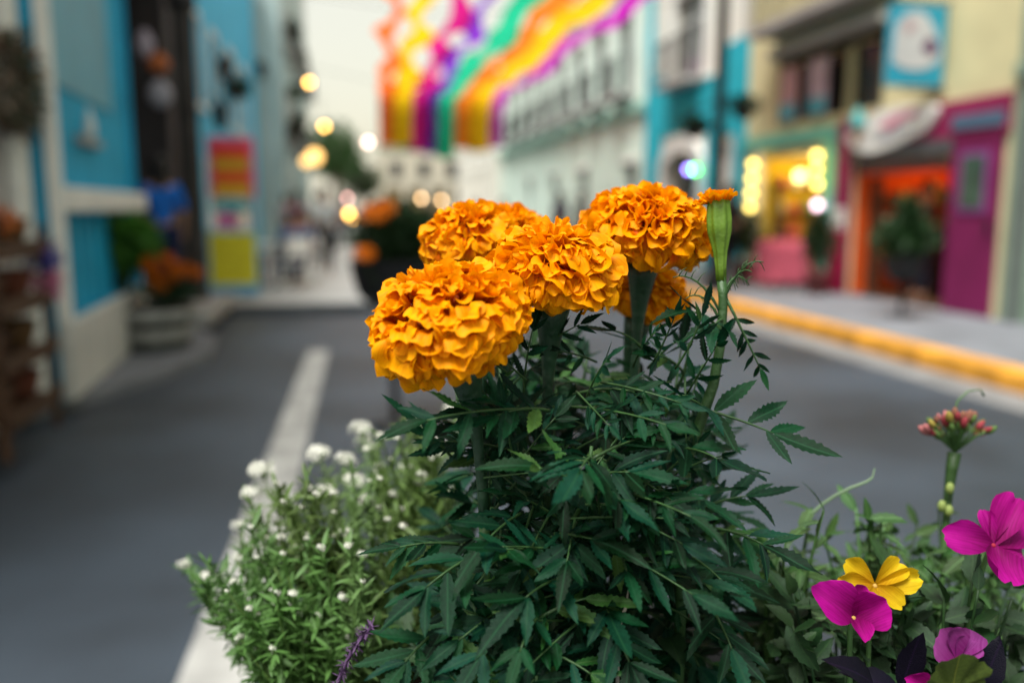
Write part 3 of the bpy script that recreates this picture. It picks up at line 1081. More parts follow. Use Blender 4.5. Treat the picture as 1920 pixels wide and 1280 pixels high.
def outside_bush(p):
    """the marigolds' leafy outline seen in the photograph"""
    q = p - CAMPOS
    dep = q.dot(fw)
    x, y = 960 + FPX * q.dot(rt) / dep, 640 - FPX * q.dot(up) / dep
    left = 780 + max(0, 880 - y) * .55
    right = 1460 if y > 930 else 1390
    return x < left or x > right or y < 585


PLANTS = []
NFC = -fw
for i, (lab, px, py, d, a, bz, ax, n, seed, L) in enumerate(HEADS):
    rnd = random.Random(40 + i)
    base = soil_pt(*BASES[i])
    c = at(px, py, d)
    axis = camdir(ax)
    t = thing('marigold_plant', lab, 'marigold', base, 0, 'orange marigolds in the planter')
    flower_head(t, c, axis, a, bz, n, seed, L)
    under = c - axis * bz * .42
    # stem leaves along -axis, with a flared calyx
    pb = base
    neck = under - axis * .052 - V((0, 0, .006))
    pts = bez(under - axis * .006, under - axis * .03, neck + (neck - pb) * .25 * 0 - V((0, 0, .02)), neck - V((0, 0, .055)), 8)
    pts2 = bez(pts[-1], pts[-1] + (pts[-1] - pts[-2]).normalized() * .04, pb + V((0, 0, .08)), pb - V((0, 0, .02)), 8)
    path = pts + pts2[1:]
    rad = []
    acc = 0
    for k, p in enumerate(path):
        if k:
            acc += (p - path[k - 1]).length
        f = max(0, 1 - acc / .05)
        rad.append(.0029 + .0001 * k * .6 + .0085 * f ** 1.5)
    k0 = 7
    tube('calyx', path[:k0 + 1], rad[:k0 + 1], M_CALYX, t, 12)
    tube('stem', path[k0:], rad[k0:], M_STEM, t, 8)
    sp = list(reversed(path))
    grow_leaves(t, sp, rnd, .10, .74, .021, .05, .085, (2, 4), .032)
    # side shoots
    for q in range(6):
        k = rnd.randint(2, 9)
        s0 = sp[k]
        rad_ = V((rnd.gauss(0, 1), rnd.gauss(0, .7), 0)).normalized()
        tip = s0 + rad_ * rnd.uniform(.03, .07) + V((0, 0, rnd.uniform(.04, .09)))
        if tip.z > at(1100, 640, .54).z:
            tip.z = at(1100, 640, .54).z
        br = bez(s0, s0 + rad_ * .025 + V((0, 0, .01)), tip - V((0, 0, .03)), tip, 7)
        tube('branch', br, [.0021 - .0012 * j / 7 for j in range(8)], M_STEM, t, 6)
        grow_leaves(t, br, rnd, .25, 1.0, .020, .035, .065, (2, 4), .028)
    PLANTS.append(t)

rnd = random.Random(505)
for k in range(22):
    px, py = rnd.uniform(880, 1260), rnd.uniform(760, 1230)
    d = rnd.uniform(.425, .455)
    p = at(px, py, d)
    own = min(range(6), key=lambda q: abs(HEADS[q][1] - px) + 300 * abs(HEADS[q][3] - d))
    side = 1 if px > 1110 else -1
    dirv = (rt * side * rnd.uniform(.2, 1.2) + up * rnd.uniform(-.7, .35) + NFC * rnd.uniform(.1, .4)).normalized()
    pinnate_leaf(PLANTS[own], p - dirv * .03 + fw * .03, p + dirv * rnd.uniform(.015, .028), (up * .75 + NFC * .9 + rt * rnd.gauss(0, .2)), rnd.randint(3, 4), rnd.uniform(.019, .027), rnd, .12, .0010)
rnd = random.Random(303)
SM = []
for k in range(64):
    px, py = rnd.uniform(900, 1330), rnd.uniform(640, 1180)
    d = rnd.uniform(.455, .52)
    p = at(px, py, d)
    own = min(range(6), key=lambda q: abs(HEADS[q][1] - px) + 300 * abs(HEADS[q][3] - d))
    dirv = (rt * rnd.gauss(0, 1) + up * rnd.gauss(.3, .8) + NFC * rnd.uniform(0, .8)).normalized()
    pinnate_leaf(PLANTS[own], p - dirv * .01 + fw * .012, p + dirv * rnd.uniform(.018, .034), (up * rnd.uniform(.2, 1) + NFC + rt * rnd.gauss(0, .4)), rnd.randint(3, 5), rnd.uniform(.010, .018), rnd, .15, .0008)

# the stem with the unopened bud
rnd = random.Random(77)
base = soil_pt(1270, .53)
t = thing('marigold_plant', 'marigold stem with an upright green bud just showing orange petals', 'marigold', base, 0, 'orange marigolds in the planter')
BUD = t
top = at(1347, 378, .50)
bpts = [at(1352, 520, .50), at(1356, 560, .50), at(1352, 640, .50), at(1338, 720, .502), at(1310, 800, .506), at(1285, 870, .51), base - V((0, 0, .02))]
ax = (top - bpts[0]).normalized()
hM = frame(bpts[0], ax.orthogonal(), ax)
hl = (top - bpts[0]).length
bud = lathe('bud', [(.0030, -.002), (.0032, hl * .15), (.0041, hl * .34), (.0056, hl * .48), (.0069, hl * .60), (.0072, hl * .76), (.0067, hl * .92), (.0065, hl), (.0055, hl + .0005)], M_BUDGREEN, t, hM, 40, True, rib=8, ribamp=.085)
for k in range(26):
    an = k * 2.4
    rr = .0060 * math.sqrt((k % 9 + 1) / 9)
    p = top + hM.to_3x3() @ V((math.cos(an) * rr, math.sin(an) * rr, -.003))
    out = hM.to_3x3() @ V((math.cos(an), math.sin(an), 0))
    obj('petal', rnd.choice(PET_S), bud, frame(p, ax * 1.0 + out * rnd.uniform(.0, .5), -out, rnd.uniform(.007, .0115)))
for k in range(5):
    out = (-rt * 1.0 + up * rnd.uniform(.1, .5) - fw * rnd.uniform(-.3, .5)).normalized()
    obj('petal', rnd.choice(PET_S), bud, frame(top - ax * .002 - rt * .004, out, ax, rnd.uniform(.010, .013)))
tube('stem', bpts, [.0029, .0027, .0028, .0031, .0034, .0035, .0038], M_STEM, t, 10)
# thread-like bracts under the bud
for (b0, tip, bow) in (((1356, 565), (1432, 492), 10), ((1354, 575), (1410, 510), 14), ((1352, 590), (1262, 520), -16), ((1353, 610), (1285, 560), -10), ((1356, 555), (1405, 535), 4)):
    p0, p3 = at(*b0, .50), at(*tip, .50 + rnd.uniform(-.02, .02))
    pts = bez(p0, p0.lerp(p3, .3) + up * .012, p0.lerp(p3, .7) + up * .010 * (1 if bow > 0 else 1), p3, 8)
    br = tube('bract', pts, [.0009 - .0006 * j / 8 for j in range(9)], M_STEM, t, 5)
    for k in range(2, 8):
        q = pts[k] + up * rnd.uniform(.002, .006) * rnd.choice((-1, 1)) + rt * rnd.uniform(.001, .005)
        tube('hair', [pts[k], pts[k].lerp(q, .5) + up * .001, q], [.0004, .0003, .00015], M_STEM, br, 4)

# leaves placed one by one where the photograph shows them
NF = -fw  # towards the camera
HL = [
    # owner, base, tip, normal(right, up, to camera), pairs, leaflet, droop
    (BUD, (1300, 762, .500), (1450, 812, .487), (.15, .55, .8), 3, .033, .10),
    (BUD, (1352, 628, .500), (1300, 585, .480), (.2, .9, .25), 1, .030, .25),
    (BUD, (1354, 600, .500), (1340, 612, .470), (-.1, .8, .4), 1, .026, .1),
    (BUD, (1362, 560, .500), (1425, 690, .500), (-.25, .25, .9), 5, .0125, .12),
    (BUD, (1330, 775, .50), (1280, 745, .475), (-.2, .8, .5), 2, .028, .2),
    (0, (1050, 1085, .455), (985, 1120, .425), (0, .75, .65), 2, .036, .2),
    (0, (980, 960, .470), (915, 1010, .440), (-.1, .6, .75), 3, .033, .15),
    (0, (905, 1035, .455), (800, 1100, .43), (-.25, .75, .6), 3, .032, .15),
    (4, (860, 1020, .480), (750, 1025, .465), (-.1, .8, .6), 4, .022, .15),
    (1, (1085, 900, .47), (1180, 885, .445), (.1, .65, .75), 3, .031, .2),
    (1, (1120, 880, .48), (1150, 935, .445), (.2, .6, .75), 2, .029, .2),
    (1, (1060, 860, .47), (1058, 930, .45), (0, .3, .95), 2, .024, .1),
    (2, (1230, 920, .49), (1310, 935, .46), (.2, .75, .6), 3, .033, .15),
    (0, (1030, 770, .47), (930, 780, .445), (-.1, .75, .6), 3, .030, .2),
    (1, (1075, 740, .49), (1190, 735, .47), (.1, .8, .5), 3, .029, .2),
    (2, (1210, 660, .53), (1150, 620, .51), (-.1, .9, .3), 2, .027, .2),
    (2, (1215, 690, .53), (1270, 640, .51), (.2, .85, .4), 3, .027, .2),
    (2, (1270, 840, .50), (1345, 860, .47), (.2, .75, .5), 2, .034, .15),
    (1, (1150, 1010, .47), (1175, 1070, .44), (.15, .45, .85), 3, .027, .1),
    (2, (1290, 1040, .48), (1355, 1090, .45), (.2, .55, .8), 3, .030, .15),
    (2, (1340, 990, .50), (1430, 1020, .475), (.2, .65, .7), 3, .030, .15),
    (3, (1330, 1130, .48), (1372, 1215, .45), (.1, .4, .9), 3, .028, .1),
    (4, (850, 860, .52), (790, 800, .51), (-.3, .8, .5), 3, .026, .2),
    (4, (900, 820, .52), (830, 790, .50), (-.3, .8, .5), 3, .026, .2),
    (0, (960, 1150, .44), (900, 1230, .42), (-.2, .5, .85), 2, .030, .15),
    (1, (1130, 1150, .45), (1180, 1240, .43), (.1, .5, .85), 3, .030, .15),
    (3, (1300, 960, .53), (1400, 930, .52), (.2, .8, .5), 3, .027, .2),
    (5, (950, 720, .56), (1010, 690, .54), (0, .8, .5), 3, .024, .2),
    (0, (820, 1180, .45), (760, 1240, .43), (-.2, .5, .85), 3, .029, .15),
    (1, (1040, 1000, .46), (1110, 1010, .44), (.1, .6, .8), 2, .03, .15),
]
rnd = random.Random(5)
for (ow, b0, b1, nv, pr, ll, dr) in HL:
    pinnate_leaf(PLANTS[ow] if isinstance(ow, int) else ow, at(*b0), at(*b1), camdir(nv), pr, ll, rnd, dr)


# ------------------------------------------------------------------ white alyssum on the left
def narrow_leaf_me(seed, m):
    rnd = random.Random(seed)
    b = rnd.uniform(0, .3)
    vs, fs = [], []
    for i in range(6):
        t = i / 5
        w = .10 * math.sin(math.pi * min(1, .12 + t * .86)) ** .8
        vs += [(-w, t, -b * t * t + .02), (0, t, -b * t * t), (w, t, -b * t * t + .02)]
    for i in range(5):
        for j in range(2):
            a = i * 3 + j
            fs.append((a, a + 1, a + 4, a + 3))
    return vs, fs


NL = [narrow_leaf_me(i, M_ALYLEAF) for i in range(4)]


def joined(parts):
    vs, fs = [], []
    for (v, f, M) in parts:
        k = len(vs)
        vs += [M @ V(p) for p in v]
        fs += [tuple(i + k for i in q) for q in f]
    return vs, fs


def floret():
    vs, fs = [(0, 0, 0)], []
    for q in range(4):
        a = q * math.pi / 2
        for (r, da, z) in ((.5, -.35, .12), (1, -.38, .2), (1.05, .38, .2), (.5, .35, .12)):
            vs.append((r * math.cos(a + da), r * math.sin(a + da), z))
        k = 1 + q * 4
        fs += [(0, k, k + 1, k + 2), (0, k + 2, k + 3)]
    return vs, fs


FLO = floret()


def cluster_me(seed, n=26, r=.010):
    rnd = random.Random(seed)
    parts = []
    for i in range(n):
        t = (i + .5) / n
        cz = 1 - 1.35 * t
        sp = math.sqrt(1 - cz * cz)
        a = i * 2.4
        nrm = V((sp * math.cos(a), sp * math.sin(a), cz))
        p = V((nrm.x * r, nrm.y * r, nrm.z * r * .7)) * rnd.uniform(.55, 1.3)
        parts.append((*FLO, frame(p, nrm.orthogonal(), nrm + V((rnd.gauss(0, .3), rnd.gauss(0, .3), .2)), rnd.uniform(.0028, .0046))))
    vs, fs = joined(parts)
    return mesh_of('flower_cluster', vs, fs, M_ALYWHITE)


CLU = [cluster_me(i, 16 + 4 * i, .0055 + .0012 * i) for i in range(5)]


def alyssum(label, root, tips, seed, fill, nfill):
    """stems from root to each tip (point, cluster size or None); narrow leaves along the stems"""
    rnd = random.Random(seed)
    root = V(root)
    t = thing('alyssum_plant', label, 'alyssum', root, 0, 'white alyssum trailing over the rim')
    leaves = []
    allt = list(tips)
    for _ in range(nfill):
        c, r = rnd.choice(fill)
        d = V((rnd.gauss(0, 1), rnd.gauss(0, 1), rnd.gauss(0, 1))).normalized() * rnd.uniform(.4, 1)
        allt.append((c + V((d.x * r, d.y * r, d.z * r)), None))
    for (tip, cs) in allt:
        tip = V(tip)
        d = tip - root
        side = V((d.x, d.y, 0))
        m1 = root + side * .25 + V((0, 0, max(.02, d.z * .5)))
        m2 = tip - V((d.x * .15, d.y * .15, .035)) + V((rnd.gauss(0, .006), rnd.gauss(0, .006), 0))
        pts = bez(root + V((rnd.gauss(0, .01), rnd.gauss(0, .01), -.01)), m1, m2, tip, 10)
        tube('stem', pts, [.0011 - .0005 * k / 10 for k in range(11)], M_ALYLEAF, t, 5)
        for k in range(3, 11):
            for q in range(9):
                p = pts[k - 1].lerp(pts[k], rnd.random())
                tn = (pts[k] - pts[k - 1]).normalized()
                o = V((rnd.gauss(0, 1), rnd.gauss(0, 1), rnd.gauss(.25, 1))).normalized()
                leaves.append((*rnd.choice(NL), frame(p, o + tn * .5, V((0, 0, 1)) + V((rnd.gauss(0, .3), rnd.gauss(0, .3), 0)), rnd.uniform(.009, .017))))
        if cs:
            M = frame(tip, tip.orthogonal(), (pts[-1] - pts[-2]).normalized() + V((0, 0, .7)) - fw * .3, cs)
            obj('flower_cluster', rnd.choice(CLU), t, M)
    vs, fs = joined(leaves)
    obj('foliage', mesh_of('foliage', vs, fs, M_ALYLEAF), t, Matrix.Identity(4), 'stuff')
    return t


rim_l = at(760, 1250, .60)
rim_l.z = SOILZ
# white clusters: pixel, depth, scale
C1 = [(597, 850, .70, 1.5), (648, 862, .71, 1.2), (487, 882, .68, 1.5), (664, 900, .69, 1.4), (716, 888, .71, 1.4), (611, 922, .66, 1.1), (682, 942, .65, 1.3), (758, 876, .73, 1.2)]
C2 = [(677, 805, .76, 1.4), (684, 828, .77, 1.2), (783, 790, .78, 1.3), (800, 875, .70, .8), (775, 880, .70, .7), (845, 765, .8, 1.0), (820, 830, .8, 1.1)]
C3 = [(448, 985, .66, 1.2), (345, 1058, .64, 1.1), (388, 1085, .64, 1.3), (520, 1045, .63, .9), (548, 1030, .64, .6), (450, 1045, .66, .9), (570, 1088, .60, 1.0), (550, 1110, .61, .6), (565, 1110, .6, .6), (648, 1095, .58, .9), (630, 1100, .58, .5), (470, 925, .68, 1.3), (505, 1005, .65, .6), (625, 1110, .58, .4), (660, 1240, .55, .9)]
mk = lambda Cc: [(at(a, b_, d + .07), s * .70) for (a, b_, d, s) in Cc]
r_ = random.Random(14)
C1 += [(r_.uniform(500, 760), r_.uniform(880, 1060), r_.uniform(.54, .60), r_.uniform(.3, .6)) for _ in range(24)]
C2 += [(r_.uniform(660, 860), r_.uniform(800, 960), r_.uniform(.60, .68), r_.uniform(.35, .7)) for _ in range(20)]
C3 += [(r_.uniform(420, 680), r_.uniform(980, 1230), r_.uniform(.49, .55), r_.uniform(.25, .5)) for _ in range(30)]
alyssum('white alyssum with the upper flower clusters against the painted road line', rim_l + V((-.02, .05, 0)), mk(C1), 1, [(at(600, 960, .68), .05), (at(690, 980, .68), .055), (at(520, 960, .68), .035), (at(650, 1080, .66), .05), (at(740, 1120, .64), .05)], 48)
alyssum('white alyssum growing tallest behind the lowest marigold head', rim_l + V((.05, .10, 0)), mk(C2), 2, [(at(740, 920, .74), .05), (at(700, 900, .75), .045), (at(800, 930, .72), .05), (at(790, 840, .74), .035), (at(820, 1000, .68), .05), (at(760, 1060, .66), .05)], 48)
alyssum('white alyssum trailing lowest over the road side of the planter', rim_l + V((-.05, 0, 0)), mk(C3), 3, [(at(480, 1080, .64), .045), (at(560, 1130, .62), .05), (at(640, 1170, .60), .05), (at(580, 1220, .60), .045), (at(430, 1080, .64), .025), (at(520, 1170, .62), .04)], 54)

# purple bottlebrush strand hanging by the rim
pb = [at(700, 1172, .50), at(672, 1195, .50), at(648, 1235, .505), at(630, 1290, .51)]
ps = thing('purple_flower_spike', 'slim dark purple flower spike at the rim below the alyssum', 'flower', pb[-1])
pts = bez(*reversed(pb), 14)
tube('stalk', pts, .0012, mat('purple_stalk', (.10, .05, .13), .6), ps, 6)
fl_ = []
rnd = random.Random(9)
for k in range(150):
    t_ = k / 150 * 13.9
    i = int(t_)
    p = pts[i].lerp(pts[i + 1], t_ - i)
    o = V((rnd.gauss(0, 1), rnd.gauss(0, 1), rnd.gauss(0, 1))).normalized()
    fl_.append((*NL[k % 4], frame(p, o, up, .0062)))
vs, fs = joined(fl_)
obj('florets', mesh_of('florets', vs, fs, mat('purple_floret', (.075, .04, .095), .6, .3, 60)), ps, Matrix.Identity(4), 'stuff')


# ------------------------------------------------------------------ right-hand flowers
def broad_petal_me(seed, m, wid=.42, cup=.25, curl=.25, notch=.06, wave=.03):
    rnd = random.Random(seed)
    NU, NV = 9, 9
    ph = rnd.uniform(0, 6)
    vs, fs, run = [], [], []
    for i in range(NU):
        u = i / (NU - 1)
        w = wid * (.12 + .88 * math.sin(min(1, u * 1.18) ** .9 * math.pi / 2) ** 1.2)
        if u > .72:
            w *= math.sqrt(max(0.0, 1 - ((u - .72) / .30) ** 2)) * .55 + .45
        for j in range(NV):
            s = -1 + 2 * j / (NV - 1)
            yy = u - .12 * s * s * u - notch * math.exp(-(s / .25) ** 2) * u ** 6
            z = cup * w * s * s - curl * u * u + wave * u * math.sin(5 * s + ph) + wave * .6 * u * u * math.sin(11 * s + ph)
            vs.append((s * w, yy, z))
            run.append(u)
    for i in range(NU - 1):
        for j in range(NV - 1):
            a = i * NV + j
            fs.append((a, a + 1, a + NV + 1, a + NV))
    return mesh_of('petal', vs, fs, m, True, run)


def flower_from_pixels(name, label, cat, c, d, petals, m, centre_mat, stalk_to, wid=.42, seed=0, group=None):
    """petals: (tip px, tip py, tip depth, width factor)"""
    C = at(c[0], c[1], d)
    rnd = random.Random(seed)
    t = thing(name, label, cat, V((stalk_to.x, stalk_to.y, stalk_to.z)), 0, group)
    for k, (px, py, dd, wf) in enumerate(petals):
        T = at(px, py, dd)
        v = T - C
        nrm = (NF + up * .35 - v.normalized() * .15)
        T = C + v * .9
        v = T - C
        obj('petal', broad_petal_me(seed * 10 + k, m, wid * wf, rnd.uniform(.3, .9), rnd.uniform(-.25, .35), rnd.uniform(.02, .1), rnd.uniform(.03, .06)), t, frame(C, v, nrm, v.length))
    ball('flower_eye', C, .0015, centre_mat, t, 2)
    pts = bez(C - NF * .002, C + fw * .012 - up * .01, stalk_to + V((0, 0, .06)), stalk_to - V((0, 0, .02)), 8)
    tube('stalk', pts, .0015, M_GREENLEAF, t, 6)
    return t


M_EYE = mat('yellow_eye', (.42, .26, .06), .7, .2, 200)
M_EYED = mat('dark_red_eye', (.25, .01, .03), .7, .2, 200)
rnd = random.Random(12)
flower_from_pixels('geranium_flower', 'open magenta flower with wide petals at the picture edge, above the others', 'flower', (1862, 1022), .50, [(1778, 995, .49, 1.0), (1838, 945, .51, .7), (1890, 925, .52, .95), (1880, 1122, .475, 1.35), (1945, 1010, .51, 1.1), (1925, 960, .53, 1.0)], M_MAGENTA, M_EYED, soil_pt(1760, .53), .33, 1, 'magenta flowers')
flower_from_pixels('geranium_flower', 'cupped magenta flower overlapping the yellow flower', 'flower', (1600, 1158), .465, [(1540, 1100, .455, 1.1), (1572, 1098, .475, 1.2), (1640, 1098, .470, 1.3), (1676, 1125, .452, 1.3), (1628, 1204, .445, .8)], M_MAGENTA, M_EYE, soil_pt(1620, .50), .40, 2, 'magenta flowers')
flower_from_pixels('geranium_flower', 'half closed lilac pink flower above the scalloped leaf', 'flower', (1795, 1235), .455, [(1760, 1180, .45, 1.5), (1800, 1168, .46, 1.6), (1828, 1190, .455, 1.3)], M_PINK, M_EYED, soil_pt(1720, .48), .42, 3, 'magenta flowers')
flower_from_pixels('yellow_flower', 'five petalled yellow flower behind the cupped magenta one', 'flower', (1640, 1098), .495, [(1570, 1048, .50, 1.05), (1560, 1092, .485, .8), (1690, 1048, .505, 1.05), (1728, 1085, .50, .9), (1705, 1140, .485, 1.1), (1640, 1160, .475, .9)], M_YELLOW, M_EYE, soil_pt(1640, .52), .31, 4)
flower_from_pixels('geranium_flower', 'magenta petals cut off at the bottom edge beneath the scalloped leaf', 'flower', (1745, 1300), .45, [(1700, 1275, .445, 1.2), (1735, 1262, .46, 1.0)], M_MAGENTA, M_EYED, soil_pt(1690, .47), .42, 5, 'magenta flowers')


# scalloped leaf
def round_leaf_me(seed, m, lobes=7):
    rnd = random.Random(seed)
    n = 42
    vs, fs = [(0, 0, 0)], []
    for ring in (.5, 1.0):
        for k in range(n):
            a = -math.pi * .5 + (.16 + (2 * math.pi - .32) * k / (n - 1))
            sc = 1 + (.20 * abs(math.sin(a * lobes * .5 + .4)) - .12 + .035 * math.sin(a * 23)) * (ring == 1)
            r = ring * sc
            vs.append((math.cos(a) * r * .55, math.sin(a) * r * .5 + .45 * ring, .10 * ring * ring + .05 * ring * math.sin(a * lobes * .5 * 2) - .06 * ring * math.sin(a)))
    for k in range(n - 1):
        fs.append((0, 1 + k, 2 + k))
        fs.append((1 + k, 1 + n + k, 2 + n + k, 2 + k))
    return mesh_of('leaf_blade', vs, fs, m)


RL = [round_leaf_me(i, M_GERLEAF) for i in range(3)]
M_GERY = leaf_mat('yellowing_leaf', (.05, .075, .010), (.13, .15, .02), .6, .05, .005, .3, .15)
gr = thing('geranium_leaf_stem', 'yellow green scalloped leaf beneath the half closed lilac flower', 'leaf', soil_pt(1760, .46))
obj('leaf_blade', round_leaf_me(7, M_GERY), gr, frame(at(1785, 1300, .435), up * .9 - rt * .05 + NF * .4, NF + up * .5, .028))
tube('stalk', bez(at(1790, 1290, .43), at(1790, 1320, .44), soil_pt(1760, .46) + V((0, 0, .03)), soil_pt(1760, .46) - V((0, 0, .02)), 6), .0014, M_GREENLEAF, gr, 6)

# dark purple strap leaves
dl = thing('purple_leaf_plant', 'nearly black purple leaves under the magenta and yellow flowers', 'plant', soil_pt(1640, .475))
DPL = [leaflet_me(900 + i, 8, .20, .0, .15) for i in range(4)]
for me in DPL:
    me.materials.clear()
    me.materials.append(M_PURPLELEAF)
for (b0, b1, s) in (((1690, 1290, .46), (1730, 1165, .45), .9), ((1690, 1300, .46), (1620, 1240, .45), 1.0), ((1650, 1300, .46), (1620, 1225, .44), 1.1), ((1830, 1310, .46), (1880, 1200, .45), 1.0)):
    p, q = at(*b0), at(*b1)
    obj('leaf', rnd.choice(DPL), dl, frame(p, q - p, NF * .7 + up, (q - p).length * s))
    tube('stalk', [p, p.lerp(soil_pt(1640, .475), .5), soil_pt(1640, .475) - V((0, 0, .02))], .0012, MATS['purple_stalk'], dl, 5)


# low green plants on the right: real leaves on short stems
def low_plant(label, root, tips, seed, leafmesh, size, mat_, per=9, group=None, name='bedding_plant'):
    rnd = random.Random(seed)
    t = thing(name, label, 'plant', root, 0, group)
    root = V(root)
    for tip in tips:
        tip = V(tip)
        d = tip - root
        pts = bez(root + V((rnd.gauss(0, .01), rnd.gauss(0, .01), -.015)), root + d * .3 + V((0, 0, .02)), tip - V((d.x * .2, d.y * .2, .03)), tip, 8)
        st = tube('stem', pts, [.0016 - .0008 * k / 8 for k in range(9)], mat_, t, 5)
        for k in range(per):
            i = rnd.randint(3, 8)
            p = pts[i - 1].lerp(pts[i], rnd.random())
            o = V((rnd.gauss(0, 1), rnd.gauss(-.25, 1), rnd.gauss(.35, .8))).normalized()
            n_ = (V((0, 0, 1)) - fw * .4 + V((rnd.gauss(0, .4), rnd.gauss(0, .4), 0)))
            obj('leaf', rnd.choice(leafmesh), st, frame(p, o, n_, size * rnd.uniform(.6, 1.3)))
    return t


GL = [leaflet_me(500 + i, 6, .17, .028, .2) for i in range(6)]
for me in GL:
    me.materials.clear()
    me.materials.append(M_GREENLEAF)
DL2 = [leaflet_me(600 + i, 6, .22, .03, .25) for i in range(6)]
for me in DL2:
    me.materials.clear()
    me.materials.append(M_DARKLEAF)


def spots(n, seed, x, y, d):
    r_ = random.Random(seed)
    return [at(r_.uniform(*x), r_.uniform(*y), r_.uniform(*d)) for _ in range(n)]


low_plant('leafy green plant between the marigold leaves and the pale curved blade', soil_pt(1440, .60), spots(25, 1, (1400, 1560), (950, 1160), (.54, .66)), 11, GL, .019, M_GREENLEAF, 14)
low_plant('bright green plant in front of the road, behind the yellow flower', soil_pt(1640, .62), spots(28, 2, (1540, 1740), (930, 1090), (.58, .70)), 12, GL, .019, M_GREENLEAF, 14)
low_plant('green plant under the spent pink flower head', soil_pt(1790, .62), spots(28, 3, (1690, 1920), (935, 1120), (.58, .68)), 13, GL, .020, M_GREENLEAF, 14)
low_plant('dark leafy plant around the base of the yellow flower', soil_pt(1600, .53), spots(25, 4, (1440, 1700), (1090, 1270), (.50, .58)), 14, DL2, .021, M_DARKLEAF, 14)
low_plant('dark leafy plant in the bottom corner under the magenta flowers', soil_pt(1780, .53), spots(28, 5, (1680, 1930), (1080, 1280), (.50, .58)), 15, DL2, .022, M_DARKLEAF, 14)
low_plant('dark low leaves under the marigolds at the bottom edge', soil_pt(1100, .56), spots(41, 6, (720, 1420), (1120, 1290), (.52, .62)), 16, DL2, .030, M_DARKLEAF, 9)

# pale curved blade
gb = thing('grass_blade', 'pale green curved blade with a hooked tip against the road', 'grass blade', soil_pt(1400, .60))
pts = bez(soil_pt(1400, .60), at(1420, 1060, .60), at(1480, 950, .59), at(1625, 903, .585), 14) + [at(1636, 895, .585), at(1640, 878, .585)]
vs, fs = [], []
for i, p in enumerate(pts):
    w = .0028 * (1 - .75 * i / len(pts))
    vs += [p - (up * .8 - rt * .4) * w, p + NF * .0008, p + (up * .8 - rt * .4) * w]
for i in range(len(pts) - 1):
    for j in range(2):
        a = i * 3 + j
        fs.append((a, a + 1, a + 4, a + 3))
obj('blade', mesh_of('blade', vs, fs, mat('pale_blade', (.17, .26, .15), .5, .2, 30, 0, 40, .4, .2)), gb, Matrix.Identity(4))

# spent flower head on a stalk
sh = thing('spent_flower_head', 'faded pink and red seed head on a green stalk above the road', 'flower', soil_pt(1770, .60))
hc = at(1795, 800, .62)
pts = bez(soil_pt(1770, .60), at(1765, 1020, .61), at(1775, 930, .62), at(1790, 848, .62), 8)
tube('stalk', pts, [.0020] * 4 + [.0024, .0028, .0034, .0042, .0048], M_GREENLEAF, sh, 7)
cols = [mat('faded_red', (.24, .03, .04), .7), mat('faded_pink', (.36, .12, .12), .7), mat('faded_yellow', (.26, .20, .04), .7), mat('faded_green', (.07, .13, .03), .7), mat('faded_brown', (.2, .08, .05), .7)]
rnd = random.Random(21)
for k in range(60):
    a = rnd.uniform(-1.5, 1.5)
    rr = rnd.uniform(.3, 1) ** .6
    e = at(1795 + 62 * math.sin(a) * rr, 828 - 52 * math.cos(a * .8) * rr, .62 + rnd.uniform(-.02, .02))
    s0 = pts[-1]
    d = e - s0
    tube('pedicel', [s0, s0.lerp(e, .6) + V((0, 0, .002)), e], [.0006, .0005, .0005], M_GREENLEAF, sh, 4)
    obj('bud', rnd.choice(PET_S), sh, frame(e, d, NF, rnd.uniform(.5, 1.15)) @ Matrix.Rotation(R(-90), 4, 'X')).data = None if False else mesh_of('bud', *lathe_data([(.0004, -.004), (.0022, -.002), (.0028, .001), (.0018, .004), (.0005, .006)], 7), rnd.choice(cols))
tube('tendril', [at(1790, 775, .62), at(1795, 752, .62), at(1815, 733, .62), at(1838, 730, .62), at(1845, 742, .62)], [.0007, .0006, .0006, .0005, .0009], M_GREENLEAF, sh, 5)
for (x, y) in ((1781, 915), (1766, 948), (1779, 957)):
    b_ = ball('green_bud', at(x, y, .61), .0026, mat('pale_bud', (.20, .26, .07), .6), sh, 2, (1.2, 1, 1.7))

# dry twig among the marigold leaves
tw = thing('dry_twig', 'dry whitish twig standing among the dark marigold leaves', 'twig', at(1156, 1280, .445))
tube('twig', [at(1158, 1290, .445), at(1157, 1215, .44), at(1163, 1165, .44), at(1174, 1135, .445), at(1178, 1105, .45)], [.0009, .0013, .0011, .0008, .0004], mat('dry_bark', (.42, .38, .32), .8, .3, 200), tw, 6)


# ------------------------------------------------------------------ far planters and flowers
M_ORFAR = mat('far_orange', (.60, .15, .003), .7, .25, 20, 0, 40, .2, .3, 0, .1)


def pompon_me(seed, r=.045, n=46):
    rnd = random.Random(seed)
    vs, fs = [], []
    for i in range(n):
        cz = 1 - (i + .5) / n * 1.5
        sp = math.sqrt(1 - cz * cz)
        a = i * 2.4
        nr = V((sp * math.cos(a), sp * math.sin(a), cz * .8))
        tn = V((cz * math.cos(a), cz * math.sin(a), -sp)) + V((rnd.gauss(0, .3), rnd.gauss(0, .3), rnd.gauss(0, .3)))
        M = frame(nr * r * .55, nr, -tn, r * .7)
        k = len(vs)
        for c in ((-.15, 0, 0), (.15, 0, 0), (-.4, .6, .06), (0, .65, -.02), (.4, .6, .06), (-.3, .75, -.3), (0, .85, -.36), (.3, .75, -.3)):
            vs.append(M @ V(c))
        fs += [(k, k + 1, k + 3), (k, k + 3, k + 2), (k + 1, k + 4, k + 3), (k + 2, k + 3, k + 6, k + 5), (k + 3, k + 4, k + 7, k + 6)]
    return mesh_of('flower_head', vs, fs, M_ORFAR)


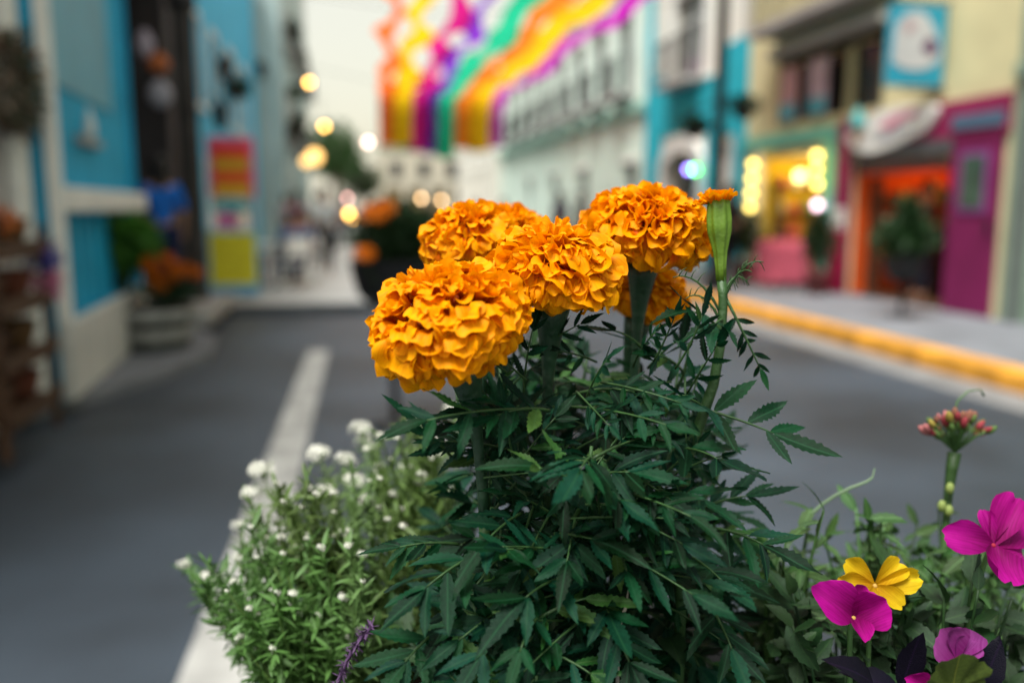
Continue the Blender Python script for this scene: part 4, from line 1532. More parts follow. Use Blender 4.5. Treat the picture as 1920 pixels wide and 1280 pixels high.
POM = [pompon_me(i) for i in range(3)]
bp = V((.20, 5.62, 0))
planter('planter', 'black bowl planter further along the road with two orange blooms', bp + V((.06, 0, 0)), 1.10, .27)
pl = thing('marigold_plant', 'blurred bushy green marigold in the further black planter', 'marigold', bp + V((.06, 0, 1.09)))
foliage('foliage', pl, bp + V((.10, 0, 1.24)), (.30, .26, .19), 2600, .07, M_DARKLEAF, 31, .2)
for k in range(9):
    q = V((random.Random(k).uniform(-.18, .26), random.Random(k + 9).uniform(-.15, .15), 0))
    tube('stem', [bp + V((.06, 0, 1.08)), bp + V((.06, 0, 1.18)) + q * .5, bp + V((.06, 0, 1.30)) + q], .004, M_STEM, pl, 5)
for (x, y, yy, s) in ((700, 402, 5.25, 1.7), (683, 477, 5.25, 1.35), (722, 392, 5.3, 1.4)):
    h = obj('flower_head', POM[0], pl, Matrix.Translation(aty(x, y, yy)) @ Matrix.Scale(s, 4))
    tube('stem', [aty(x, y, yy), aty(x + 20, y + 60, yy), bp + V((.06, 0, 1.08))], .004, M_STEM, pl, 5)

# stone planter by the blue shop
SP = V((-1.90, 8.72, .10))
st = thing('stone_planter', 'round stone planter with stepped rings by the blue shop', 'planter', SP)
M_STONE = mat('planter_stone', (.30, .30, .28), .9, .3, 8, .6, 30)
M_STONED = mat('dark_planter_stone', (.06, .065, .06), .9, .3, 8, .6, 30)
prof = lambda a, b_, z0, z1: [(a, z0), (a + .01, z0 + .01), (b_ + .01, z1 - .01), (b_, z1)]
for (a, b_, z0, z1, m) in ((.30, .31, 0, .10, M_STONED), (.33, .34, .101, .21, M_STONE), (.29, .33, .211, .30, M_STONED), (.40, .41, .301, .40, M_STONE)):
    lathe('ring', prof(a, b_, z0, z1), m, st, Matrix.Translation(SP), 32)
lathe('soil', [(.38, .401), (.36, .42), (.01, .43)], M_SOIL, st, Matrix.Translation(SP), 24)
gb_ = thing('green_bush', 'leafy green bush leaning out of the stone planter', 'bush', SP + V((-.12, 0, .42)))
foliage('foliage', gb_, aty(240, 452, 8.75) + V((0, 0, .02)), (.30, .24, .22), 1300, .10, M_BRIGHTLEAF, 33, .3)
foliage('foliage', gb_, aty(205, 520, 8.75), (.12, .15, .22), 700, .075, M_DARKLEAF, 34, .25)
for k in range(6):
    r_ = random.Random(k)
    tube('stem', [SP + V((-.1, 0, .42)), SP + V((-.15, 0, .6)), aty(238, 470, 8.75) + V((r_.uniform(-.15, .15), r_.uniform(-.1, .1), 0))], .007, M_WOOD, gb_, 5)
om = thing('marigold_plant', 'clump of orange marigolds in the stone planter', 'marigold', SP + V((.15, 0, .42)))
foliage('foliage', om, aty(322, 545, 8.6), (.25, .22, .09), 900, .06, M_DARKLEAF, 35, .2)
r_ = random.Random(8)
for k in range(26):
    p = aty(r_.uniform(275, 372), r_.uniform(478, 545), r_.uniform(8.45, 8.9))
    obj('flower_head', POM[k % 3], om, Matrix.Translation(p) @ Matrix.Scale(r_.uniform(.9, 1.5), 4))
    tube('stem', [p, p.lerp(SP + V((.15, 0, .45)), .5), SP + V((.15, 0, .42))], .004, M_STEM, om, 4)

# topiary pot on the right pavement
TP = aty(1690, 590, 9.2)
TP.z = .15
tt = planter('planter', 'black bowl planter with a dark bush before the orange shop door', V((TP.x, TP.y, .15)), .72, .24)
tb = thing('dark_bush', 'dark pointed bush before the orange shop door', 'bush', V((TP.x, TP.y, .86)))
foliage('foliage', tb, V((TP.x, TP.y, 1.10)), (.36, .3, .22), 1900, .08, M_DARKLEAF, 41, .15)
foliage('foliage', tb, V((TP.x, TP.y, 1.40)), (.16, .16, .22), 700, .07, M_DARKLEAF, 42, .15)
tube('stem', [V((TP.x, TP.y, .84)), V((TP.x, TP.y, 1.1)), V((TP.x, TP.y, 1.4))], .012, M_WOOD, tb, 6)
# plants by the yellow window
for k, (x, y, yy, lab) in enumerate(((1530, 545, 11.9, 'potted shrub beside the mint pilaster of the yellow shop'), (1395, 540, 14.2, 'potted shrub below the yellow string of lights'))):
    p = aty(x, y, yy)
    p.z = .15
    pt = thing('clay_pot', 'clay pot of the ' + lab, 'pot', p, 0, 'clay pots on the right pavement')
    lathe('pot', [(.13, .0), (.18, .3), (.21, .32), (.21, .36), (.17, .36), (.16, .32), (.01, .31)], mat('clay', (.18, .05, .05), .8, .2), pt, Matrix.Translation(p), 20)
    sb = thing('potted_shrub', lab, 'shrub', p + V((0, 0, .33)), 0, 'shrubs on the right pavement')
    foliage('foliage', sb, p + V((0, 0, .85)), (.24, .24, .42), 1000, .09, M_DARKLEAF, 51 + k, .2)
    tube('stem', [p + V((0, 0, .3)), p + V((0, 0, .9))], .015, M_WOOD, sb, 6)


# ------------------------------------------------------------------ street furniture
# lamp post with baskets
LPp = aty(1340, 545, 12.8)
lp = thing('lamp_post', 'tall black lamp post on the yellow kerbed pavement', 'lamp post', V((5.68, 12.8, .15)))
LP0 = V((5.68, 12.8, .15))
lathe('pole', [(.15, 0), (.15, .25), (.11, .32), (.105, .9), (.09, 1.0), (.08, 5.6), (.05, 5.7)], M_IRON, lp, Matrix.Translation(LP0), 16)
tube('arm', [LP0 + V((-.45, 0, 2.75)), LP0 + V((0, 0, 2.95)), LP0 + V((.45, 0, 3.05))], .02, M_IRON, lp, 6)
for (c, r) in (((.40, 0, 2.85), .20), ((-.40, 0, 2.55), .18)):
    h = LP0 + V(c)
    hb = thing('hanging_basket', 'dark hanging basket on the ' + ('shop' if c[0] > 0 else 'road') + ' side of the lamp post', 'basket', h + V((0, 0, -.2)), 0, 'baskets on the lamp post')
    lathe('bowl', [(.04, -.2), (.12, -.16), (.17, -.06), (.18, 0), (.16, 0), (.02, -.02)], M_IRON, hb, Matrix.Translation(h), 18)
    tube('hanger', [h + V((0, 0, -.01)), h + V((0, 0, .30))], .006, M_IRON, hb, 5)
    foliage('foliage', hb, h + V((0, 0, .02)), (r * 1.35, r * 1.2, r * .75), 500, .07, M_DARKLEAF, 61 + int(c[0] > 0), .2)
lan = lathe('lantern', [(.05, 0), (.12, .05), (.15, .35), (.05, .45), (.02, .55)], M_IRON, lp, Matrix.Translation(LP0 + V((0, 0, 5.7))), 8)

# hanging blade sign
bs = thing('hanging_sign', 'teal and white hanging sign above the magenta shop', 'sign', V((7.5, 10.05, 2.95)))
M_SIGNT = mat('sign_teal', (.02, .29, .42), .5, .08, 3)
box('board', (-.84, -.06), (-.04, .04), (.02, 1.0), M_SIGNT, bs, .01)
sw = [(-.80, .30), (-.78, .72), (-.68, .86), (-.52, .93), (-.36, .88), (-.22, .70), (-.14, .48), (-.13, .36), (-.25, .26), (-.42, .21), (-.62, .22)]
prism('swirl', sw, -.050, -.044, mat('sign_grey_white', (.46, .47, .48), .6, .15, 4), bs)
prism('scoop', [(-.40, .50), (-.32, .60), (-.22, .58), (-.17, .48), (-.22, .40), (-.33, .40)], -.056, -.052, mat('plum', (.10, .04, .10), .6), bs)
prism('scoop', [(-.66, .72), (-.58, .80), (-.50, .76), (-.54, .66), (-.62, .66)], -.056, -.052, mat('dusty_pink', (.45, .30, .33), .6), bs)
box('bracket', (-.86, -.0), (-.015, .015), (1.02, 1.05), M_IRON, bs)
box('lower_bracket', (-.6, -.0), (-.015, .015), (-.04, -.01), M_IRON, bs)

# white cut-out shop sign with a cone
sg = thing('shop_sign', 'white cut-out sign with a teal topped cone over the orange doorway', 'sign', V((7.42, 11.95, 2.28)), R(-90))
out = []
for k in range(28):
    a = 2 * math.pi * k / 28
    out.append((.98 + .98 * math.cos(a) * (1 + .05 * math.sin(5 * a)), .26 + .27 * math.sin(a) * (1 + .08 * math.cos(3 * a)) + .10 * math.cos(a)))
prism('board', out, -.07, -.0, M_WHITE, sg)
prism('pink_swash', [(.75, .30), (1.1, .42), (1.5, .46), (1.62, .40), (1.3, .33), (1.0, .24)], -.078, -.072, mat('pink_print', (.62, .20, .30), .6), sg)
prism('grey_swash', [(.55, .16), (.9, .20), (1.3, .26), (1.5, .24), (1.2, .14), (.8, .08)], -.078, -.072, mat('grey_print', (.32, .33, .36), .6), sg)
lathe('cone', [(.005, -.05), (.075, .16)], mat('wafer', (.30, .13, .04), .8, .2, 20), sg, Matrix.Translation((.36, -.14, .14)), 14, False)
lathe('ice_scoop', [(.09, 0), (.115, .06), (.10, .15), (.05, .25), (.005, .32)], mat('ice_teal', (.10, .42, .42), .6), sg, Matrix.Translation((.36, -.14, .302)), 14, False)

# coloured sign stand on the walkway
SS = V((-1.68, 13.2, .14))
ss = thing('sign_stand', 'striped red and yellow board over a yellow poster with pale blue edge', 'sign', SS, R(4))
M_POSTG = mat('grey_metal', (.25, .27, .28), .4, .1, 10, 0, 40, .5, 0, 0, 0, .5)
for x in (-.24, .24):
    box('post', (x - .015, x + .015), (.0, .03), (0, 2.1), M_POSTG, ss)
sp_ = box('striped_board', (-.32, .32), (-.03, -.002), (1.46, 2.32), mat('hot_pink', (.75, .10, .22), .6, .1), ss, .01)
for k, c in enumerate(((.75, .06, .02), (.62, .36, .02), (.78, .09, .02), (.70, .42, .02))):
    z1 = 2.20 - k * .18
    box('stripe', (-.25, .25), (-.036, -.031), (z1 - .175, z1), mat('stripe_colour%d' % (k + 1), c, .6, .1), sp_)
box('teal_cloth', (-.30, .22), (-.025, -.002), (1.27, 1.44), mat('teal_cloth', (.10, .45, .48), .8), ss)
box('pink_card', (-.24, .02), (-.025, -.002), (1.02, 1.25), mat('pink_card', (.62, .18, .42), .7), ss)
yp = box('poster_board', (-.40, .33), (-.055, -.032), (.03, 1.0), mat('pale_blue_edge', (.25, .50, .62), .7), ss, .01)
box('yellow_sheet', (-.35, .28), (-.060, -.056), (.20, .94), mat('yellow_sheet', (.72, .66, .03), .7, .1, 8), yp)
for k in range(5):
    box('print_line', (-.28, .20 - .05 * (k % 2)), (-.063, -.061), (.80 - k * .12, .83 - k * .12), mat('olive_print', (.52, .46, .03), .7), yp)
box('blue_foot', (-.37, .30), (-.060, -.056), (.05, .12), mat('blue_foot', (.04, .30, .60), .7), yp)
for x in (-.24, .24):
    box('foot', (x - .03, x + .03), (-.25, .28), (0.003, .03), M_POSTG, ss)

# dark trunk-like post at the passage
tp = thing('timber_post', 'dark weathered timber post before the passage', 'post', V((-1.99, 11.7, .0)))
lathe('shaft', [(.16, 0), (.145, .3), (.135, 2.5), (.125, 5.5), (.115, 6.2)], mat('weathered_post', (.045, .042, .04), .9, .35, 5, .6, 20), tp, Matrix.Translation((-1.99, 11.7, 0)), 12)
lathe('collar', [(.17, 3.9), (.18, 3.95), (.17, 4.05)], M_IRON, tp, Matrix.Translation((-1.99, 11.7, 0)), 12)
# goods hanging in the passage
for k, (x, y, c, nm, lab, s) in enumerate(((272, 82, (.40, .34, .40), 'hanging_bag', 'pale woven bag hanging highest in the passage', (.10, .05, .16)), (296, 118, (.42, .12, .04), 'hanging_bag', 'orange bag hanging in the passage', (.13, .06, .12)), (300, 175, (.34, .32, .36), 'hanging_bag', 'grey cloth bag hanging lowest in the passage', (.14, .06, .16)))):
    p = aty(x, y, 10.6)
    h = thing(nm, lab, 'bag', p, 0, 'bags hanging in the passage')
    bm = bmesh.new()
    bmesh.ops.create_icosphere(bm, subdivisions=3, radius=1)
    for v in bm.verts:
        f = 1 - .35 * max(0, v.co.z)
        v.co = V((v.co.x * s[0] * f, v.co.y * s[1] * f, v.co.z * s[2])) * (1 + .06 * noise.noise(v.co * 3))
    me = bpy.data.meshes.new('body')
    bm.to_mesh(me)
    bm.free()
    me.polygons.foreach_set('use_smooth', [True] * len(me.polygons))
    me.materials.append(mat('bag_cloth%d' % (k + 1), c, .9, .2, 12))
    obj('body', me, h, Matrix.Translation(p))
    tube('strap', [p + V((-s[0] * .5, 0, s[2] * .8)), p + V((0, 0, s[2] + .25)), p + V((s[0] * .5, 0, s[2] * .8))], .008, M_WOOD, h, 5)
    tube('cord', [p + V((0, 0, s[2] + .22)), V((p.x, p.y, 4.61))], .004, M_WOOD, h, 4)

# wreath and rack by the cream wall
wp = V((-2.04, 5.98, 2.22))
wr = thing('dried_wreath', 'round dried flower wreath hung on the grey cream wall', 'wreath', wp)
rg = []
for k in range(33):
    a = 2 * math.pi * k / 32
    rg.append(wp + V((-.04, .27 * math.cos(a), .27 * math.sin(a))))
tube('ring', rg, .05, mat('wicker', (.12, .09, .06), .9, .4, 30, .6, 60), wr, 8)
rr_ = random.Random(3)
for (nm, c, n, s) in (('dried_leaves', (.07, .08, .05), 260, .08), ('dried_blooms', (.22, .17, .13), 150, .07), ('dried_petals', (.20, .08, .05), 70, .06)):
    pts = []
    for _ in range(n):
        a = rr_.uniform(0, 6.28)
        q = rr_.uniform(.02, .32)
        pts.append((wp + V((rr_.uniform(.02, .07), q * math.cos(a), q * math.sin(a))), V((.5, math.cos(a), math.sin(a)))))
    vs, fs = leaf_quads(rr_, pts, s)
    obj(nm, mesh_of(nm, vs, fs, mat(nm, c, .9, .4, 20)), wr, Matrix.Identity(4), 'stuff')

rk = thing('wooden_rack', 'brown wooden display rack standing against the cream wall', 'rack', V((-1.985, 5.30, .10)))
for (x, y) in ((-.15, -.45), (.14, -.45), (-.15, .35), (.14, .35)):
    box('upright', (x - .02, x + .02), (y - .02, y + .02), (0, 1.25), M_WOOD, rk)
for z in (.2, .5, .8, 1.1):
    sh_ = box('shelf', (-.16, .16), (-.47, .37), (z, z + .025), M_WOOD, rk)
    box('shelf_edge', (.162, .18), (-.47, .37), (z - .03, z + .07), M_WOOD, sh_)
kk = 0
for z, nm in ((.225, 'lowest'), (.525, 'second'), (.825, 'third'), (1.125, 'top')):
    for y, side in ((-.25, 'near'), (.15, 'far')):
        p = V((-1.985, 5.30 + y, .10 + z))
        c = [(.10, .05, .03), (.16, .05, .03), (.06, .03, .02), (.13, .07, .03)][kk % 4]
        bk = thing('basket', 'woven brown basket at the %s end of the %s rack shelf' % (side, nm), 'basket', p, 0, 'baskets on the rack')
        lathe('body', [(.09, 0.002), (.12, .08), (.135, .16), (.145, .17), (.13, .165), (.11, .08), (.01, .02)], mat('basket%d' % (kk % 4), c, .9, .5, 40, .8, 90), bk, Matrix.Translation(p), 18)
        kk += 1
for (y, c, nm, dz) in ((-.34, (.30, .55, .02), 'lime green', 1.28), (.02, (.62, .20, .06), 'soft orange', 1.28), (.30, (.10, .08, .36), 'violet blue', 1.06), (.34, (.62, .22, .36), 'soft pink', .90)):
    p = V((-1.96 + (.12 if dz < 1.2 else 0), 5.30 + y, .10 + dz))
    fb = thing('flower_bunch', nm + ' flower bunch on the wooden rack', 'flowers', p, 0, 'flower bunches on the rack')
    foliage('blooms', fb, p, (.10, .10, .08), 200, .05, mat(nm.replace(' ', '_') + '_bloom', c, .8, .2, 20, 0, 40, .2, .2), 71 + int(y * 100), .2)
    tube('stems', [p - V((0, 0, .14)), p], .02, M_DARKLEAF, fb, 6)


# ------------------------------------------------------------------ lights that are lit in the photograph
def bulb(label, p, r, col, strength, name='string_bulb', group=None, hang=.25):
    t = thing(name, label, 'lamp', p, 0, group)
    ball('glass', p, r, emit_mat('lit_' + name, col, strength), t, 2)
    lathe('socket', [(r * .5, r * .9), (r * .5, r * 1.6), (r * .25, r * 1.8)], M_IRON, t, Matrix.Translation(p), 10)
    if hang:
        tube('cord', [p + V((0, 0, r * 1.7)), p + V((0, 0, r + hang))], .006, M_IRON, t, 4)
    return t


WARM = (1.0, .50, .10)
gl = [(580, 155, 24.5, .07, 'warm bulb hanging highest beside the tall grey house'), (608, 237, 33.0, .09, 'warm bulb hanging at the edge of the sky'), (655, 401, 15.7, .05, 'upper of the two warm bulbs left of the further planter'), (662, 411, 15.5, .05, 'lower of the two warm bulbs left of the further planter')]
cat_pts = []
for (x, y, yy, r, lab) in gl:
    bulb(lab, aty(x, y, yy), r, WARM, 11, group='warm string bulbs')
# catenary wire the upper bulbs hang from
w0 = thing('light_wire', 'thin wire sagging along the tall grey house with bulbs', 'wire', aty(580, 150, 24.5) + V((0, 0, .3)))
tube('wire', [V((-2.6, 15, 6.4)), aty(520, 60, 19), aty(580, 155, 24.5) + V((0, 0, .32)), aty(608, 237, 33) + V((0, 0, .34)), V((-1.2, 44.8, 7.0))], .008, M_IRON, w0, 5)
# short post carrying the two low bulbs
pp = aty(660, 405, 15.6)
po = thing('bulb_stake', 'thin dark stake carrying two warm bulbs by the walkway', 'post', V((pp.x, pp.y, .14)))
tube('stake', [V((pp.x, pp.y, .14)), V((pp.x, pp.y, pp.z + .5))], .012, M_IRON, po, 6)
tube('arm', [V((pp.x - .08, pp.y, pp.z + .38)), V((pp.x + .08, pp.y, pp.z + .38))], .008, M_IRON, po, 6)
# globe wall lamps on the tall house
for (x, y, yy, r, lab) in ((590, 294, 24, .20, 'large warm globe lamp on a bracket of the tall grey house'), (574, 303, 23.0, .12, 'small warm globe lamp beside the large one')):
    p = aty(x, y, yy)
    g = thing('globe_lamp', lab, 'lamp', p, 0, 'globe lamps on the left')
    ball('globe', p, r, emit_mat('lit_globe', (1.0, .58, .18), 1.6), g, 3)
    lathe('cap', [(r * .5, r * .92), (r * .55, r * 1.05), (.02, r * 1.3)], M_IRON, g, Matrix.Translation(p), 12)
    tube('bracket', [p + V((0, 0, r * 1.2)), p + V((-.3, 0, r * 1.2 + .15)), V((-1.95, p.y + 4.2 if False else max(p.y, 28.05), p.z + r * 1.2 + .1))], .015, M_IRON, g, 5)
# pinkish far bulb, far warm lights at the arcade
for (x, y, yy, c, lab) in ((690, 267, 40, (1, .62, .5), 'pale pink lamp far down the street'), (790, 372, 50, (1, .62, .3), 'warm lamp under the far arcade'), (828, 376, 50, (1, .62, .3), 'second warm lamp under the far arcade'), (650, 372, 44, (1, .5, .45), 'soft pink lamp at the end of the walkway')):
    bulb(lab, aty(x, y, yy), .12, c, 7, 'street_lamp', 'lamps far down the street', .8)
# LED pair on the teal house
for (x, c, lab) in ((1291, (.30, .22, 1.0), 'violet led lamp on the teal house'), (1303, (.05, 1.0, .10), 'green led lamp on the teal house')):
    p = aty(x, 318, 17.6)
    t = thing('led_lamp', lab, 'lamp', p, 0, 'led lamps')
    ball('lens', p, .055, emit_mat('lit_led', c, 11), t, 2)
    box_ = obj('housing', box_me('housing', (-.05, .12), (.06, .16), (-.06, .06), M_IRON, .01), t, Matrix.Translation(p))
    tube('arm', [p + V((.1, .1, 0)), V((7.44, p.y + .1, p.z))], .012, M_IRON, t, 5)
# yellow shop bulbs
r_ = random.Random(4)
yb = [(1412, 308, 14.9), (1410, 335, 14.9), (1408, 362, 14.9), (1406, 388, 14.9), (1532, 292, 12.6), (1530, 318, 12.6), (1532, 345, 12.6), (1536, 385, 12.6)]
for k, (x, y, yy) in enumerate(yb):
    side = 'far' if k < 4 else 'near'
    nth = ('topmost', 'second', 'third', 'lowest')[k % 4]
    p = aty(x, y, yy)
    p.x = min(p.x, 7.3)
    bulb('%s bulb of the yellow string at the %s side of the shop window' % (nth, side), p, .06, (1, .72, .16) if k != 7 else (1, .6, .75), 5, 'string_bulb', 'bulbs round the yellow window', .12)
for (k, (x, y, yy)) in enumerate(((1470, 352, 14.2), (1462, 385, 14.4), (1500, 330, 13.4))):
    p = aty(x, y, yy)
    p.x = 8.1
    p.y = aty(x, y, yy).y * 8.1 / aty(x, y, yy).x
    p.z = 1.45 + (aty(x, y, yy).z - 1.45) * 8.1 / aty(x, y, yy).x
    bulb(('round warm bulb inside the yellow shop, %s') % ('by its far wall', 'low behind the first', 'by its ceiling')[k], p, .09, (1, .74, .25), 5, 'shop_bulb', 'bulbs inside the yellow shop', .3)
for k, (x, y) in enumerate(((1655, 350), (1745, 335))):
    q = aty(x, y, 11)
    f = 9.0 / q.x
    p = V((9.0, q.y * f, 1.45 + (q.z - 1.45) * f))
    bulb('amber bulb inside the orange doorway, ' + ('towards the mint pilaster' if k == 0 else 'towards the purple door'), p, .09, (1, .45, .05), 7, 'shop_bulb', 'bulbs inside the orange shop', .2)


def room_light(name, p, col, e, size):
    ld = bpy.data.lights.new(name, 'POINT')
    ld.energy = e
    ld.color = col
    ld.shadow_soft_size = size
    o = bpy.data.objects.new(name, ld)
    COL.objects.link(o)
    o.location = p


room_light('orange_shop_lamp', (8.6, 10.9, 1.85), (1, .5, .15), 13, .15)
room_light('yellow_shop_lamp', (8.2, 13.8, 1.95), (1, .78, .35), 20, .15)

# goods inside the shops
for k, (y, c, h) in enumerate(((10.3, (.12, .04, .015), .8), (11.3, (.06, .02, .01), 1.0))):
    box_ = thing('shop_counter', ('low' if k == 0 else 'tall') + ' wooden counter inside the orange doorway', 'counter', V((8.7, y, .162)), 0)
    box('body', (-.25, .25), (-.45, .42), (0, h), mat('counter%d' % k, c, .6, .3), box_, .01)
    box('top', (-.3, .3), (-.4, .4), (h + .002, h + .04), M_WOOD, box_, .01)
# shelves with goods on the back walls
r_ = random.Random(17)
for (nm, lab, x, y0, y1, zs, cols_) in (('shop_shelf', 'wooden goods shelf along the far wall of the orange shop', 11.76, 7.75, 9.4, (.55, .95, 1.35), [(.45, .10, .02), (.12, .04, .02), (.55, .32, .05), (.05, .08, .04)]), ('shop_shelf', 'wooden goods shelf along the far wall of the yellow shop', 14.72, 7.7, 8.95, (.75, 1.2, 1.65), [(.55, .10, .12), (.10, .25, .12), (.60, .55, .45), (.12, .06, .05)])):
    sf = thing(nm, lab, 'shelf', V((y0, x, .16)), R(-90))
    for xx in (0, y1 - y0 - .03):
        box('side_board', (-.12, .14), (xx, xx + .03), (.0 if x < 13 else .36, 1.75), M_WOOD, sf)
    for z in zs:
        box('shelf_board', (-.12, .14), (.032, y1 - y0 - .032), (z - .02, z), M_WOOD, sf)
    for z in zs:
        yy = .1
        while yy < y1 - y0 - .2:
            w, h = r_.uniform(.06, .11), r_.uniform(.14, .28)
            c = r_.choice(cols_)
            jr = lathe('jar', [(w * .9, 0.002), (w, .02), (w, h * .7), (w * .5, h * .85), (w * .5, h)], mat('jar_%d_%d' % (int(c[0] * 99), int(c[1] * 99)), c, .5, .2), sf, Matrix.Translation((0, yy, z)), 10, False)
            yy += w * 2 + r_.uniform(.02, .12)
pk = thing('pink_stall_table', 'pink draped stall table below the yellow window', 'table', V((7.05, 13.2, .15)), 0)
M_PK = mat('pink_drape', (.62, .12, .18), .85, .15, 5)
bm = bmesh.new()
bmesh.ops.create_grid(bm, x_segments=20, y_segments=14, size=.5)
for v in bm.verts:
    x, y = v.co.x * 1.5, v.co.y * 1.5
    z = .78
    ex, ey = max(0, abs(x) - .28), max(0, abs(y) - .3)
    e_ = max(ex, ey)
    if e_ > 0:
        z -= e_ * 1.5
        x = math.copysign(.28 + ex * .12 + .02 * math.sin(9 * y), x) if ex else x
        y = math.copysign(.3 + ey * .12 + .02 * math.sin(9 * x), y) if ey else y
    v.co = V((x, y, z))
me = bpy.data.meshes.new('cloth')
bm.to_mesh(me)
bm.free()
me.polygons.foreach_set('use_smooth', [True] * len(me.polygons))
me.materials.append(M_PK)
obj('cloth', me, pk)
for (x, y) in ((-.22, -.25), (.22, -.25), (-.22, .25), (.22, .25)):
    box('leg', (x - .02, x + .02), (y - .02, y + .02), (0, .76), M_WOOD, pk)

# pots and lamps on the light blue house
for k, (x, y, yy) in enumerate(((420, 128, 19.0), (492, 130, 27.0), (405, 215, 17.9))):
    p = aty(x, y, yy)
    p.x = -2.45
    wl = thing('wall_lantern', ('black wall lantern high on the light blue house', 'black wall lantern at the far end of the light blue house', 'black wall lantern low on the light blue house')[k], 'lantern', p, 0, 'lanterns on the light blue house')
    lathe('body', [(.04, -.3), (.11, -.22), (.15, .1), (.17, .12), (.05, .25), (.02, .3)], M_IRON, wl, Matrix.Translation(p), 8)
    tube('bracket', [p + V((0, 0, .28)), p + V((-.15, 0, .4)), V((-2.715, p.y, p.z + .2))], .015, M_IRON, wl, 5)
for k, (x, y, yy) in enumerate(((452, 168, 21.0), (520, 172, 29.5), (545, 60, 30.0), (565, 225, 33), (540, 245, 29), (555, 110, 34.5))):
    p = aty(x, y, yy)
    wallx = -2.72 if yy < 27.9 else -1.95
    p.x = wallx + .22
    ft = thing('wall_flower_pot', ('flower pot fixed between the lanterns of the light blue house', 'wall pot at the near corner of the tall grey house', 'trailing wall pot highest on the tall grey house', 'wall pot furthest along the tall grey house', 'wall pot lowest on the tall grey house', 'wall pot below the highest on the tall grey house')[k], 'flower pot', p, 0, 'wall pots')
    lathe('pot', [(.09, -.22), (.15, 0), (.17, .01), (.17, .04), (.13, .04), (.01, .02)], mat('clay', (.18, .05, .05)), ft, Matrix.Translation(p), 14)
    foliage('foliage', ft, p + V((.05, 0, .02)), (.26, .30, .38 if k > 1 else .22), 420, .11, M_GREENLEAF if k % 2 else M_DARKLEAF, 81 + k, .2)
    tube('hook', [p + V((-.12, 0, -.05)), V((wallx - .005, p.y, p.z - .05))], .012, M_IRON, ft, 4)

# ------------------------------------------------------------------ streamers overhead
SCOL = [(.80, .16, .03), (.82, .50, .01), (.62, .015, .22), (.22, .04, .50), (.02, .48, .26), (.80, .20, .02), (.85, .48, .01), (.50, .015, .42)]
SNAME = ['orange red', 'golden yellow', 'magenta', 'violet', 'green', 'orange', 'broad yellow', 'purple magenta']
far_u = [726, 754, 790, 808, 834, 866, 896, 930]
top_u = [738, 800, 866, 930, 1008, 1062, 1122, 1192]
wfar = [.55, .80, .70, .55, .70, .60, .85, .45]
wnear = [.26, .30, .30, .34, .62, .55, .75, .50]
r_ = random.Random(6)
YFAR, ZTOP, YTOP = 31.0, 5.65, 17.2
for k in range(8):
    pf = aty(far_u[k], 265, YFAR)
    pn = aty(top_u[k], 0, YTOP)
    x0, x1 = pf.x, pn.x
    zb = 3.55 + r_.uniform(-.3, .22)
    t = thing('fabric_streamer', SNAME[k] + ' fabric streamer strung along the street overhead', 'streamer', V((x0, YFAR, zb)), 0, 'coloured streamers over the street')
    m = mat('streamer_' + SNAME[k].replace(' ', '_'), tuple(c * .95 for c in SCOL[k]), .7, .25, 2.5, .3, 12, .2, .6)
    line = []
    for i in range(9):
        f = i / 8
        line.append((V((x0, YFAR - .5 * f ** 2 * 2, zb + (ZTOP - .35 - zb) * math.sin(f * math.pi / 2))), wfar[k]))
    n = 60
    y_s = YFAR - 1.0
    amp = .17 if k < 4 else .07
    for i in range(1, n + 1):
        f = i / n
        y = y_s + (10.5 - y_s) * f
        g = (y_s - y) / (y_s - YTOP)
        x = x0 + (x1 - x0) * g
        w = wfar[k] + (wnear[k] - wfar[k]) * min(1, g)
        z = ZTOP - .35 + .35 * g + .10 * math.sin(f * 16 + k) - .25 * math.sin(f * math.pi * 3) ** 2 * .4
        x += amp * math.sin(f * 25 + k * (math.pi if k < 4 else .9)) * min(1, g * 1.6)
        w *= 1 + .30 * math.sin(f * 30 + 1.7 * k) * (1.4 if k < 4 else .45) + .08 * math.sin(f * 71 + k)
        line.append((V((x, y, z)), w))
    vs, fs = [], []
    NS = 5
    for i, (p, w) in enumerate(line):
        for j in range(NS):
            s = -1 + 2 * j / (NS - 1)
            vs.append(p + V((s * w / 2, 0, -.06 * (1 - s * s) + .05 * s * math.sin(i * .7 + k) + .03 * math.sin(i * 1.3 + s * 3))))
    for i in range(len(line) - 1):
        for j in range(NS - 1):
            a = i * NS + j
            fs.append((a, a + 1, a + NS + 1, a + NS))
    obj('cloth', mesh_of('cloth', vs, fs, m), t, Matrix.Identity(4))
for k, y in enumerate((30.0, 20.0, 11.0)):
    ws = thing('streamer_wire', ('thin wire across the street at the far end of the streamers', 'thin wire across the street carrying the streamers midway', 'thin wire across the street at the near end of the streamers')[k], 'wire', V((-2.6, y, 5.9)))
    tube('wire', [V((-2.72 if y < 28 else -1.95, y, 6.2)), V((2.0, y, 5.45 if y > 25 else 5.75)), V((7.5, y, 6.2))], .008, M_IRON, ws, 5)


